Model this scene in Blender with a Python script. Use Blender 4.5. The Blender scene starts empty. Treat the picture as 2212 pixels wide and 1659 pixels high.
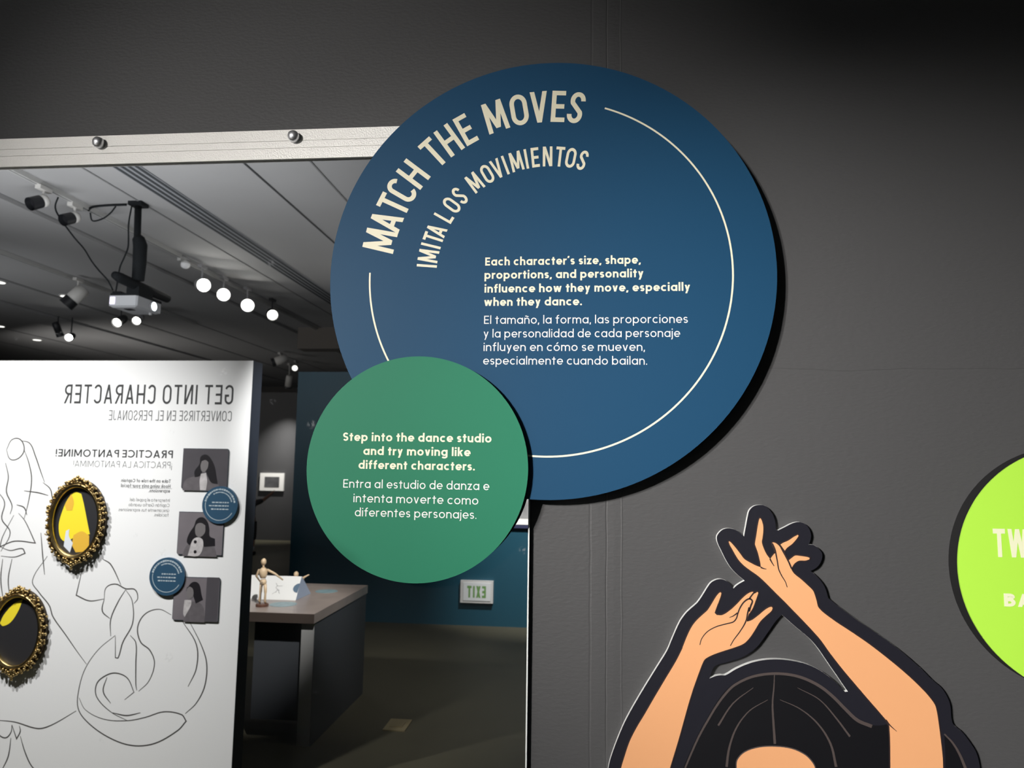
import bpy, bmesh, math, random
from mathutils import Vector, Matrix
from mathutils.geometry import tessellate_polygon

# ------------------------------------------------------------------ camera, world, lights, exposure
S = bpy.context.scene
COL = S.collection
S.view_settings.view_transform = 'Standard'
S.view_settings.look = 'None'
S.view_settings.exposure = 0.0
S.view_settings.gamma = 1.0
S.view_settings.use_curve_mapping = False
S.cycles.caustics_reflective = False
S.cycles.caustics_refractive = False
S.cycles.max_bounces = 8
S.cycles.diffuse_bounces = 4

cam = bpy.data.cameras.new('camera')
cam.sensor_width = 36.0
cam.lens = 36.0 * 1602.64 / 2212.0
cam.clip_start = 0.05
cam.dof.use_dof = True
cam.dof.focus_distance = 1.5
cam.dof.aperture_fstop = 6.9
camera = bpy.data.objects.new('camera', cam)
camera.matrix_world = Matrix(((0.994821, -0.003551, 0.101585, 0.0),
                              (0.100577, -0.11026, -0.988801, -1.5),
                              (0.014712, 0.993896, -0.109332, 1.6), (0, 0, 0, 1)))
COL.objects.link(camera)
S.camera = camera

world = bpy.data.worlds.new('hall_air')
world.use_nodes = True
world.node_tree.nodes['Background'].inputs[0].default_value = (0.9, 0.95, 1.0, 1)
world.node_tree.nodes['Background'].inputs[1].default_value = 0.02
S.world = world


def spot(name, loc, target, watts, angle, blend=1.0, radius=0.04, color=(1.0, 0.94, 0.86)):
    d = bpy.data.lights.new(name, 'SPOT')
    d.energy = watts; d.spot_size = math.radians(angle); d.spot_blend = blend
    d.shadow_soft_size = radius; d.color = color
    o = bpy.data.objects.new(name, d); COL.objects.link(o)
    o.location = loc
    o.rotation_euler = (Vector(target) - Vector(loc)).to_track_quat('-Z', 'Y').to_euler()
    return o


def area(name, loc, target, watts, sx, sy, color=(1.0, 0.96, 0.9)):
    d = bpy.data.lights.new(name, 'AREA')
    d.shape = 'RECTANGLE'; d.size = sx; d.size_y = sy; d.energy = watts; d.color = color
    d.spread = math.radians(130)
    o = bpy.data.objects.new(name, d); COL.objects.link(o)
    o.location = loc
    o.rotation_euler = (Vector(target) - Vector(loc)).to_track_quat('-Z', 'Y').to_euler()
    return o


# The three dazzling heads seen in the mirror, and the other heads with a lens in view, carry their lamps in track_head() below.
# Heads over the mirror, out of the picture, that light the white graphic wall and the table
COOL = (1.0, 0.975, 0.95)
spot('panel_spot', (-3.3, -0.40, 3.45), (-2.75, -2.0, 0.75), 470, 68, 1.0, 0.03, COOL)
spot('panel_spot', (-2.35, -0.40, 3.45), (-2.15, -2.0, 0.25), 310, 62, 1.0, 0.05, COOL)
spot('table_spot', (-0.55, -0.8, 3.45), (-1.95, -3.05, 0.82), 620, 20, 0.7, 0.04, COOL)
spot('poster_spot', (-0.1, -4.4, 3.4), (-0.40, -6.1, 1.05), 900, 40, 1.0, 0.04, COOL)
spot('teal_spot', (-1.5, -4.6, 3.4), (-2.75, -6.1, 1.1), 9, 40, 1.0, 0.04, COOL)
spot('floor_spot', (-0.6, -2.6, 3.45), (-0.9, -4.4, 0.0), 120, 60, 1.0, 0.05)
# added area lights without fixtures, there only to brighten the ceiling
area('ceiling_fill', (-3.5, -2.07, 2.2), (-3.5, -3.5, 3.6), 40, 3.4, 0.08, (.98, .985, 1))
area('ceiling_fill', (-1.2, -6.25, 2.62), (-2.6, -4.6, 3.6), 7, 2.5, 0.08, (1, .97, .94))
area('ceiling_fill', (-6.8, -4.6, 2.2), (-6.6, -7.0, 3.6), 10, 2.2, 0.4, (.98, .985, 1))
area('ceiling_fill', (-8.5, -9.0, 2.2), (-7.5, -11.0, 3.6), 14, 2.2, 0.4, (1, .95, .9))

# ------------------------------------------------------------------ outlines and lettering positions, in metres
OUTER=[(0.0414,1.0335),(0.0472,1.0559),(0.0613,1.0932),(0.0754,1.1243),(0.1028,1.1722),(0.1346,1.2237),(0.153,1.2536),(0.1622,1.2751),(0.1767,1.3067),(0.1875,1.3223),(0.1971,1.332),(0.2054,1.3393),(0.2114,1.3453),(0.2198,1.3573),(0.2295,1.3729),(0.2367,1.3825),(0.2462,1.3881),(0.2556,1.3896),(0.265,1.3869),(0.2731,1.3801),(0.2782,1.3727),(0.2871,1.3805),(0.2995,1.388),(0.2863,1.3988),(0.2747,1.4109),(0.2656,1.4254),(0.2564,1.4441),(0.2502,1.4582),(0.2488,1.4689),(0.2534,1.4773),(0.2618,1.4841),(0.2725,1.4861),(0.2843,1.4834),(0.2936,1.4771),(0.2999,1.4713),(0.3038,1.4904),(0.3077,1.5096),(0.3109,1.5204),(0.3181,1.5283),(0.3276,1.5315),(0.3382,1.5311),(0.3474,1.5248),(0.3548,1.5142),(0.3586,1.5024),(0.36,1.4858),(0.364,1.4841),(0.377,1.4909),(0.3912,1.4983),(0.4041,1.501),(0.4144,1.4971),(0.4222,1.4872),(0.4248,1.4755),(0.4221,1.4636),(0.4197,1.4589),(0.4272,1.4585),(0.4363,1.4534),(0.4429,1.4454),(0.4444,1.4372),(0.4406,1.4255),(0.4329,1.4159),(0.4223,1.4098),(0.4324,1.4008),(0.4413,1.3906),(0.4478,1.3792),(0.4524,1.3619),(0.4528,1.3605),(0.473,1.3444),(0.5031,1.3225),(0.5371,1.2999),(0.5766,1.2715),(0.6116,1.2412),(0.6326,1.2198),(0.648,1.2063),(0.6572,1.1916),(0.6624,1.1757),(0.6649,1.1448),(0.68,1.1306),(0.6929,1.1134),(0.7037,1.0941),(0.7082,1.069),(0.7102,0.9893),(0.6811,0.8782),(0.608,0.7349),(0.5851,0.5679),(0.6023,0.4377),(0.1286,0.3914),(0.1542,0.5298),(0.1306,0.6983),(0.0636,0.8207),(0.0292,0.9325)]
HOLE=[(0.2312,1.2049),(0.2423,1.2096),(0.2526,1.2117),(0.2611,1.2121),(0.28,1.2238),(0.3056,1.2357),(0.3311,1.2426),(0.3564,1.245),(0.3865,1.2432),(0.4147,1.2368),(0.4393,1.2245),(0.4603,1.2088),(0.4771,1.1914),(0.4825,1.1921),(0.4525,1.2365),(0.4231,1.2784),(0.3909,1.3062),(0.3671,1.3269),(0.3566,1.3159),(0.3435,1.2975),(0.3292,1.2774),(0.3186,1.2644),(0.3033,1.2523),(0.2858,1.243),(0.2601,1.2345),(0.2414,1.2274)]
ARM_A=[(0.0653,1.0348),(0.0695,1.0491),(0.0811,1.0831),(0.0943,1.1092),(0.1093,1.1339),(0.1276,1.1653),(0.1493,1.2016),(0.1693,1.2348),(0.1811,1.2579),(0.1822,1.2615),(0.1894,1.2792),(0.1979,1.2969),(0.2074,1.3101),(0.2205,1.3228),(0.2289,1.3307),(0.2361,1.3414),(0.2457,1.357),(0.2517,1.364),(0.2543,1.3652),(0.2554,1.3632),(0.2527,1.3537),(0.2466,1.3383),(0.2423,1.3265),(0.2464,1.3225),(0.2569,1.3229),(0.2711,1.3321),(0.2841,1.3442),(0.2948,1.3556),(0.3055,1.3647),(0.3131,1.3679),(0.316,1.3668),(0.3174,1.3645),(0.3225,1.3679),(0.3244,1.3663),(0.3192,1.3523),(0.3131,1.337),(0.3077,1.3287),(0.3053,1.3251),(0.3028,1.3169),(0.3022,1.3123),(0.3103,1.3149),(0.3221,1.3234),(0.3363,1.3355),(0.3445,1.3404),(0.3485,1.3411),(0.3502,1.3388),(0.3478,1.3335),(0.3372,1.3239),(0.3265,1.3131),(0.3169,1.2977),(0.3074,1.2835),(0.2956,1.2716),(0.2804,1.2646),(0.2605,1.2575),(0.2418,1.2505),(0.23,1.2448),(0.223,1.2399),(0.2194,1.234),(0.2145,1.2223),(0.2016,1.1878),(0.1915,1.1569),(0.183,1.1278),(0.1746,1.0988),(0.1662,1.0715),(0.1561,1.0397),(0.1323,0.9551),(0.0551,0.9835)]
ARM_B=[(0.2709,1.4601),(0.2716,1.4613),(0.2732,1.4609),(0.2767,1.4577),(0.2837,1.4495),(0.2917,1.4391),(0.2997,1.4287),(0.3113,1.4219),(0.3229,1.4163),(0.33,1.4142),(0.3294,1.4212),(0.3278,1.4294),(0.3251,1.4411),(0.3213,1.4529),(0.32,1.4576),(0.3229,1.4742),(0.3262,1.4933),(0.3288,1.5041),(0.3306,1.5067),(0.3325,1.5048),(0.3351,1.4971),(0.3361,1.49),(0.3357,1.4805),(0.3343,1.4698),(0.3329,1.4614),(0.3353,1.452),(0.3409,1.4392),(0.3476,1.43),(0.3554,1.4402),(0.3572,1.4408),(0.3568,1.4479),(0.354,1.4537),(0.352,1.4595),(0.353,1.4612),(0.3556,1.4613),(0.36,1.4592),(0.3657,1.454),(0.3712,1.4435),(0.3768,1.4343),(0.3812,1.425),(0.3856,1.4146),(0.3872,1.4099),(0.3922,1.4031),(0.4035,1.3941),(0.4147,1.3839),(0.4248,1.3738),(0.428,1.3658),(0.4308,1.3556),(0.4346,1.3421),(0.4558,1.324),(0.4921,1.3003),(0.5241,1.2787),(0.5596,1.2514),(0.5908,1.2251),(0.6158,1.2008),(0.631,1.1823),(0.6364,1.1715),(0.6401,1.1426),(0.6426,1.1108),(0.6443,1.0832),(0.644,1.0656),(0.643,0.9853),(0.551,0.9798),(0.5525,1.0607),(0.5538,1.1024),(0.5537,1.1264),(0.5522,1.1384),(0.5397,1.155),(0.5204,1.1773),(0.497,1.2048),(0.4754,1.2305),(0.4538,1.2585),(0.432,1.2887),(0.3769,1.3469),(0.3612,1.3625),(0.3487,1.3749),(0.3362,1.3874),(0.3248,1.3976),(0.311,1.4072),(0.2995,1.4157),(0.2903,1.4249),(0.2834,1.4353),(0.2777,1.4458),(0.2731,1.454)]
FINGERS=[[(0.3675,1.4576),(0.3716,1.4606),(0.3822,1.4656),(0.3929,1.4729),(0.3999,1.4767),(0.4013,1.4749),(0.3974,1.4689),(0.389,1.4593),(0.3796,1.452),(0.3751,1.4462)],[(0.3819,1.4285),(0.3872,1.4328),(0.3943,1.4377),(0.4047,1.4371),(0.4162,1.4356),(0.4205,1.434),(0.4197,1.4313),(0.4125,1.4288),(0.4021,1.4285),(0.3963,1.426),(0.3915,1.4218),(0.3876,1.4156)]]
HANDLINES=[([(0.2139,1.2662),(0.2176,1.2779),(0.2283,1.2911),(0.2449,1.3009),(0.2636,1.3068),(0.2765,1.3108),(0.2825,1.3174),(0.2856,1.3268),(0.2898,1.3374),(0.297,1.3481),(0.3053,1.3542),(0.3105,1.3538),(0.3128,1.3498),(0.3097,1.3415),(0.3066,1.331)],0.4,1),([(0.2705,1.2666),(0.2771,1.2778),(0.2878,1.2921),(0.2962,1.3051),(0.3011,1.3157),(0.3036,1.3274),(0.3068,1.3391)],0.4,0.9),([(0.2697,1.3187),(0.2767,1.3218),(0.285,1.3279)],0.3,0.8),([(0.3163,1.3668),(0.3112,1.3602),(0.307,1.3543)],0.8,0.8),([(0.3296,1.4142),(0.3344,1.412),(0.3402,1.411)],0.9,0.3),([(0.3471,1.4305),(0.351,1.423),(0.3546,1.417)],0.9,0.3),([(0.352,1.4595),(0.3568,1.4479),(0.3589,1.4373),(0.3609,1.4256),(0.3629,1.4116),(0.3678,1.4),(0.3745,1.3886),(0.3779,1.3782)],0.9,0.4),([(0.3685,1.4517),(0.3757,1.4378),(0.3812,1.4268),(0.3867,1.4134)],0.9,0.9),([(0.5474,1.1452),(0.5541,1.1365),(0.5661,1.1258)],1,0.2)]
HAIR=[(0.1807,1.0409),(0.1911,1.0648),(0.2068,1.0987),(0.2242,1.1294),(0.2433,1.1619),(0.2641,1.1879),(0.2881,1.2048),(0.3136,1.2151),(0.3474,1.2212),(0.3809,1.2204),(0.4091,1.2133),(0.4353,1.2003),(0.4579,1.1832),(0.4786,1.1627),(0.4992,1.1441),(0.5282,1.1341),(0.5515,1.1374),(0.5517,1.1023),(0.5511,1.0606),(0.5441,0.9477),(0.3153,0.8537),(0.1576,0.924)]
FACE=[(0.2785,1.0461),(0.2804,1.0605),(0.2941,1.0751),(0.3193,1.0846),(0.3493,1.0877),(0.3791,1.0852),(0.402,1.0758),(0.4148,1.0634),(0.4194,1.0537),(0.4296,0.9887),(0.3501,0.9358),(0.2763,0.9798)]
HAIRLINES=[([(0.1841,1.0411),(0.1945,1.065),(0.2102,1.0989),(0.2276,1.1296),(0.2467,1.1604),(0.2692,1.1881),(0.288,1.2015),(0.3136,1.2126),(0.3474,1.2187),(0.3809,1.2179),(0.409,1.2108),(0.4352,1.1978),(0.457,1.1806),(0.4769,1.1607),(0.4975,1.142),(0.5232,1.1322)],0.6,1.2),([(0.3507,1.2166),(0.3493,1.1949),(0.3461,1.1649),(0.347,1.1286),(0.3486,1.0926)],0.3,0.9),([(0.3379,1.1712),(0.3039,1.1497),(0.2798,1.1188),(0.2657,1.0818),(0.2601,1.0471)],0.2,0.9),([(0.3597,1.1722),(0.3959,1.1573),(0.4267,1.1325),(0.4486,1.0977),(0.4572,1.0576)],0.2,0.9),([(0.3115,1.1916),(0.2738,1.1616),(0.2461,1.1205)],0.2,0.7),([(0.3919,1.1951),(0.4312,1.1754),(0.4599,1.1439),(0.4834,1.1124)],0.2,0.7)]
SIDE=[(0.6492,1.1251),(0.6632,1.1099),(0.6741,1.0906),(0.6818,1.0676),(0.6842,1.0193),(0.6444,1.017),(0.6486,1.0695),(0.6493,1.0973)]
SIDELINE=[([(0.6492,1.1251),(0.6632,1.1099),(0.6741,1.0906),(0.6828,1.0676)],0.5,1)]
BLUE_BOLD=[('Each character’s size, shape,',-0.2084,0.1039,2.0034,0.0169),('proportions, and personality',-0.2093,0.1093,1.9757,0.0168),('influence how they move, especially',-0.2087,0.2,1.9473,0.0168),('when they dance.',-0.2091,-0.0122,1.9199,0.0167)]
BLUE_REG=[('El tamaño, la forma, las proporciones',-0.2084,0.1948,1.8831,0.0166),('y la personalidad de cada personaje',-0.2088,0.1794,1.8552,0.0165),('influyen en cómo se mueven,',-0.2083,0.1113,1.8278,0.0165),('especialmente cuando bailan.',-0.2087,0.1156,1.8004,0.0164)]
GREEN_BOLD=[('Step into the dance studio',-0.4863,-0.1872,1.6443,0.0166),('and try moving like',-0.4436,-0.2283,1.617,0.0165),('different characters.',-0.4524,-0.219,1.5894,0.0164)]
GREEN_REG=[('Entra al estudio de danza e',-0.4821,-0.1901,1.5518,0.0163),('intenta moverte como',-0.4602,-0.2109,1.5236,0.0163),('diferentes personajes.',-0.4563,-0.214,1.4963,0.0162)]
LIME=[('TW',0.7392,0.798,1.4473,0.0509),('BA',0.7519,0.8,1.3597,0.023)]
P_HEAD=[('GET INTO CHARACTER',-1.7336,-2.6227,1.878,0.0966)]
P_SUB=[('CONVERTIRSE EN EL PERSONAJE',-1.736,-2.3768,1.7956,0.0503)]
P_BOLD=[('PRACTICE PANTOMINE!',-2.0269,-2.6445,1.6118,0.0376)]
P_REG=[('¡PRACTICA LA PANTOMIMA!',-2.0283,-2.5458,1.5621,0.0318)]
P_TXT=[('Take on the role of Captain',-2.0294,-2.287,1.4912,0.0169),('Hook using only your facial',-2.0289,-2.2863,1.4662,0.017),('expressions.',-2.0297,-2.1403,1.4438,0.0169)]
P_TXR=[('Interpreta el papel del',-2.0279,-2.2338,1.3989,0.0158),('Capitán Garfio usando',-2.0274,-2.2392,1.3746,0.0157),('únicamente tus expresiones',-2.0282,-2.2893,1.3499,0.0157),('faciales.',-2.0289,-2.1056,1.3283,0.0157)]
SKETCH=[[(-2.9117,1.6414),(-2.8862,1.6932),(-2.8407,1.6937),(-2.8157,1.6426),(-2.842,1.6003),(-2.887,1.595),(-2.9117,1.6414)],[(-2.8402,1.689),(-2.7885,1.6756),(-2.7527,1.6132),(-2.7153,1.5326),(-2.6908,1.4822)],[(-2.8157,1.6426),(-2.7846,1.5779),(-2.7621,1.4972),(-2.7676,1.3935),(-2.7841,1.3015)],[(-2.7008,1.4821),(-2.6581,1.4506),(-2.6384,1.396),(-2.6113,1.3691)],[(-2.9105,1.5761),(-2.8887,1.5067),(-2.8917,1.4326),(-2.855,1.3642),(-2.8611,1.3228)],[(-2.9424,1.4363),(-2.8966,1.3795),(-2.904,1.2989),(-2.8524,1.2315),(-2.8936,1.1396)],[(-2.8407,1.3186),(-2.8906,1.2124),(-2.9007,1.1621),(-2.8237,1.1913),(-2.7138,1.1849),(-2.7781,1.2903),(-2.8166,1.3283)],[(-2.9007,1.1621),(-2.8442,1.1454),(-2.7806,1.1561),(-2.7636,1.1339),(-2.8164,1.1144),(-2.8914,1.1169)],[(-2.8304,1.105),(-2.8409,1.0055),(-2.8225,0.9164)],[(-2.8801,1.1036),(-2.8805,1.0043),(-2.8549,0.893)],[(-2.6886,1.2354),(-2.6686,1.1228),(-2.6508,1.0335)],[(-2.6441,1.1235),(-2.7122,1.0048),(-2.6726,0.9479),(-2.6133,0.8875),(-2.5892,0.8352),(-2.5138,0.7498),(-2.455,0.6821),(-2.3969,0.6191)],[(-2.3553,1.1178),(-2.3097,1.0922),(-2.2494,0.9964)],[(-2.4572,1.0569),(-2.4767,0.9407),(-2.4068,0.9164),(-2.3306,0.9277)],[(-2.3306,0.9277),(-2.3251,0.9809),(-2.2785,1),(-2.2241,0.9795),(-2.176,0.9766),(-2.1588,0.9376),(-2.1759,0.9107)],[(-2.2238,0.9751),(-2.2577,0.9168),(-2.2895,0.8324),(-2.2833,0.7539)],[(-2.2238,0.9751),(-2.1864,0.9235),(-2.1762,0.8188),(-2.2194,0.728),(-2.2376,0.6558),(-2.2518,0.6552),(-2.2595,0.7548)],[(-2.3306,0.9277),(-2.3356,0.8703),(-2.2946,0.8366)],[(-2.2599,0.7592),(-2.3405,0.6908),(-2.4003,0.6017),(-2.4258,0.5055),(-2.4231,0.4153),(-2.3704,0.3537),(-2.2613,0.291),(-2.1416,0.2589),(-2.0262,0.2732),(-1.9148,0.3375),(-1.8761,0.3814),(-1.9011,0.4097),(-1.9898,0.4182),(-2.081,0.3886),(-2.1686,0.3696),(-2.2865,0.3704),(-2.3844,0.4086),(-2.4223,0.4626)],[(-2.1839,0.7619),(-2.1529,0.7284),(-2.1459,0.6336),(-2.1388,0.5372),(-2.1321,0.5097)],[(-2.1686,0.3696),(-2.2562,0.4059),(-2.3324,0.4709),(-2.3372,0.5309),(-2.2929,0.5715),(-2.2416,0.5844),(-2.1832,0.5632),(-2.1455,0.5005),(-2.1899,0.4644)],[(-2.2875,0.5631),(-2.3013,0.498),(-2.2592,0.4442)],[(-1.983,0.8647),(-2.0461,0.8887),(-2.1154,0.8646),(-2.1489,0.8024),(-2.1296,0.7336),(-2.0797,0.6966),(-2.0519,0.6373),(-2.0743,0.5549),(-2.1224,0.5058)],[(-1.887,0.8333),(-1.8245,0.7321),(-1.7913,0.6478),(-1.7942,0.5456),(-1.8307,0.4657),(-1.8829,0.4148)],[(-1.9247,0.8363),(-1.8477,0.7313),(-1.8409,0.6245),(-1.877,0.5378)],[(-2.8406,0.34),(-2.743,0.336),(-2.6201,0.3118),(-2.5499,0.3323),(-2.4315,0.4021)],[(-2.8341,0.323),(-2.8251,0.2803),(-2.7843,0.2609),(-2.7578,0.2879),(-2.7563,0.3224)],[(-2.7563,0.3224),(-2.7261,0.2595),(-2.7101,0.2945),(-2.7173,0.32)],[(-2.7554,0.2623),(-2.7617,0.1764),(-2.7893,0.111)],[(-2.7081,0.2732),(-2.6774,0.2021),(-2.6381,0.1403),(-2.6025,0.1168)],[(-2.2464,0.4021),(-2.1751,0.3927),(-2.1059,0.4086)],[(-2.7968,1.4389),(-2.7212,1.4311),(-2.6652,1.4183)],[(-2.8304,1.3693),(-2.7892,1.3563),(-2.7709,1.3201)]]
PHOTOS=[[(-1.9708,1.6612),(-1.7375,1.6607),(-1.7366,1.4636),(-1.9708,1.4617)],[(-1.9745,1.3549),(-1.7431,1.3541),(-1.7427,1.1496),(-1.9703,1.1502)],[(-1.9752,1.0464),(-1.7446,1.0444),(-1.744,0.8405),(-1.9745,0.8433)]]
BUTTONS=[(-1.7642,1.3904),(-2.0095,1.0454)]
OVALS=[[(-2.4944,1.2987),(-2.6062,1.2963),(-2.5078,1.459),(-2.4811,1.139)],[(-2.7565,0.7652),(-2.8669,0.7613),(-2.7713,0.9236),(-2.7419,0.6096)]]

# ------------------------------------------------------------------ helpers
def lin(r, g, b):
    f = lambda c: (c / 255 / 12.92) if c / 255 <= .04045 else ((c / 255 + .055) / 1.055) ** 2.4
    return (f(r), f(g), f(b), 1)


def mat(name, col, rough=0.5, metal=0.0, spec=0.5, bump=0.0, bscale=200.0, var=0.0, vscale=6.0, emit=None, estr=0.0, coat=0.0):
    m = bpy.data.materials.new(name); m.use_nodes = True
    nt = m.node_tree; b = nt.nodes['Principled BSDF']
    if len(col) == 3: col = (*col, 1)
    b.inputs['Base Color'].default_value = col
    b.inputs['Roughness'].default_value = rough
    b.inputs['Metallic'].default_value = metal
    b.inputs['Specular IOR Level'].default_value = spec
    b.inputs['Coat Weight'].default_value = coat
    tc = nt.nodes.new('ShaderNodeTexCoord')
    if var:
        n = nt.nodes.new('ShaderNodeTexNoise'); n.inputs['Scale'].default_value = vscale; n.inputs['Detail'].default_value = 4
        nt.links.new(tc.outputs['Object'], n.inputs['Vector'])
        mx = nt.nodes.new('ShaderNodeMix'); mx.data_type = 'RGBA'
        mx.inputs['A'].default_value = tuple(c * (1 - var) for c in col[:3]) + (1,)
        mx.inputs['B'].default_value = tuple(min(1, c * (1 + var)) for c in col[:3]) + (1,)
        nt.links.new(n.outputs['Fac'], mx.inputs['Factor'])
        nt.links.new(mx.outputs['Result'], b.inputs['Base Color'])
    if bump:
        n = nt.nodes.new('ShaderNodeTexNoise'); n.inputs['Scale'].default_value = bscale; n.inputs['Detail'].default_value = 3
        nt.links.new(tc.outputs['Object'], n.inputs['Vector'])
        bp = nt.nodes.new('ShaderNodeBump'); bp.inputs['Strength'].default_value = bump; bp.inputs['Distance'].default_value = 0.002
        nt.links.new(n.outputs['Fac'], bp.inputs['Height'])
        nt.links.new(bp.outputs['Normal'], b.inputs['Normal'])
    if emit:
        b.inputs['Emission Color'].default_value = (*emit[:3], 1); b.inputs['Emission Strength'].default_value = estr
    return m


class MB:
    def __init__(s): s.v = []; s.f = []
    def add(s, vs, fs):
        o = len(s.v); s.v += [tuple(p) for p in vs]; s.f += [tuple(i + o for i in f) for f in fs]; return s
    def box(s, x0, x1, y0, y1, z0, z1):
        x0, x1 = min(x0, x1), max(x0, x1); y0, y1 = min(y0, y1), max(y0, y1); z0, z1 = min(z0, z1), max(z0, z1)
        return s.add([(x0, y0, z0), (x1, y0, z0), (x1, y1, z0), (x0, y1, z0), (x0, y0, z1), (x1, y0, z1), (x1, y1, z1), (x0, y1, z1)],
                     [(0, 3, 2, 1), (4, 5, 6, 7), (0, 1, 5, 4), (1, 2, 6, 5), (2, 3, 7, 6), (3, 0, 4, 7)])
    def tube(s, pts, r, n=10, caps=True):
        pts = [Vector(p) for p in pts]; rs = r if isinstance(r, (list, tuple)) else [r] * len(pts)
        ref = None; rings = []
        for i, p in enumerate(pts):
            t = (pts[min(i + 1, len(pts) - 1)] - pts[max(i - 1, 0)]).normalized()
            if ref is None: ref = Vector((0, 0, 1)) if abs(t.z) < .9 else Vector((1, 0, 0))
            a = t.cross(ref)
            if a.length < 1e-6: a = t.cross(Vector((0, 1, 0)))
            a.normalize(); b = a.cross(t).normalized(); ref = b.cross(a) if False else b
            rings.append([p + (a * math.cos(q) + b * math.sin(q)) * rs[i] for q in [2 * math.pi * k / n for k in range(n)]])
        vs = [q for ring in rings for q in ring]; fs = []
        for i in range(len(rings) - 1):
            for k in range(n):
                k2 = (k + 1) % n; fs.append((i * n + k, i * n + k2, (i + 1) * n + k2, (i + 1) * n + k))
        if caps: fs += [tuple(range(n - 1, -1, -1)), tuple((len(rings) - 1) * n + k for k in range(n))]
        return s.add(vs, fs)
    def ball(s, c, r, n=12, m=8, M=None):
        rx, ry, rz = r if isinstance(r, (list, tuple)) else (r, r, r)
        vs = []; fs = []
        for i in range(m + 1):
            a = math.pi * i / m
            for k in range(n):
                b = 2 * math.pi * k / n
                p = Vector((rx * math.sin(a) * math.cos(b), ry * math.sin(a) * math.sin(b), rz * math.cos(a)))
                vs.append((M @ p if M else p) + Vector(c))
        for i in range(m):
            for k in range(n):
                k2 = (k + 1) % n; fs.append((i * n + k, (i + 1) * n + k, (i + 1) * n + k2, i * n + k2))
        return s.add(vs, fs)
    def cone(s, p0, p1, r0, r1, n=20, caps=True): return s.tube([p0, p1], [r0, r1], n, caps)
    def build(s, name, m, parent=None, smooth=False):
        me = bpy.data.meshes.new(name); me.from_pydata(s.v, [], s.f)
        bm = bmesh.new(); bm.from_mesh(me); bmesh.ops.recalc_face_normals(bm, faces=bm.faces); bm.to_mesh(me); bm.free()
        if m: me.materials.append(m)
        if smooth:
            me.polygons.foreach_set('use_smooth', [True] * len(me.polygons))
        o = bpy.data.objects.new(name, me); COL.objects.link(o)
        if parent: o.parent = parent; o.matrix_parent_inverse = Matrix.Translation(-parent.matrix_basis.translation) if parent.type == 'EMPTY' else Matrix()
        return o


def tag(o, label, cat, group=None):
    o['label'] = label; o['category'] = cat
    if group: o['group'] = group
    return o


def thing(name, loc, label, cat, group=None):
    o = bpy.data.objects.new(name, None); COL.objects.link(o); o.location = loc; o.empty_display_size = .1
    return tag(o, label, cat, group)


def struct(o): o['kind'] = 'structure'; return o


def smooth_pts(pts, closed=True, n=4, corner=50):
    """Catmull-Rom through the points; sharp turns stay sharp."""
    P = [Vector(p) for p in pts]; L = len(P); out = []
    def sharp(i):
        if not closed and (i == 0 or i == L - 1): return True
        a = P[i] - P[i - 1]; b = P[(i + 1) % L] - P[i]
        return a.length < 1e-9 or b.length < 1e-9 or a.angle(b) > math.radians(corner)
    for i in range(L if closed else L - 1):
        p1, p2 = P[i], P[(i + 1) % L]; d = (p2 - p1).length
        def tan(j, into):
            if sharp(j): return (p2 - p1)
            a, b = P[(j - 1) % L], P[(j + 1) % L]; t = (b - a)
            return t.normalized() * d if t.length > 1e-9 else (p2 - p1)
        t1, t2 = tan(i, 0), tan((i + 1) % L, 1)
        for k in range(n):
            u = k / n
            out.append((2*u**3 - 3*u**2 + 1) * p1 + (u**3 - 2*u**2 + u) * t1 + (-2*u**3 + 3*u**2) * p2 + (u**3 - u**2) * t2)
    if not closed: out.append(P[-1])
    return [(p.x, p.y) for p in out]


class Plane:
    """A flat drawing surface: (u, v, w) -> world; w is the height above the surface."""
    def __init__(s, o, u, v, n): s.o = Vector(o); s.u = Vector(u); s.v = Vector(v); s.n = Vector(n)
    def __call__(s, u, v, w=0.0): return s.o + s.u * u + s.v * v + s.n * w


def fill(mb, P, outer, holes=(), w=0.0):
    loops = [[Vector((x, y, 0)) for x, y in outer]] + [[Vector((x, y, 0)) for x, y in h] for h in holes]
    tris = tessellate_polygon(loops)
    flat = [p for l in loops for p in l]
    return mb.add([P(p.x, p.y, w) for p in flat], tris)


def slab(mb, P, outer, holes=(), w0=0.0, w1=0.01, front=True):
    if front: fill(mb, P, outer, holes, w1)
    fill(mb, P, outer, holes, w0)
    for l in [outer, *holes]:
        n = len(l)
        mb.add([P(x, y, w0) for x, y in l] + [P(x, y, w1) for x, y in l], [(i, (i + 1) % n, n + (i + 1) % n, n + i) for i in range(n)])
    return mb


def circle(cx, cy, r, n=128, ry=None): return [(cx + r * math.cos(2*math.pi*k/n), cy + (ry or r) * math.sin(2*math.pi*k/n)) for k in range(n)]


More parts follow.
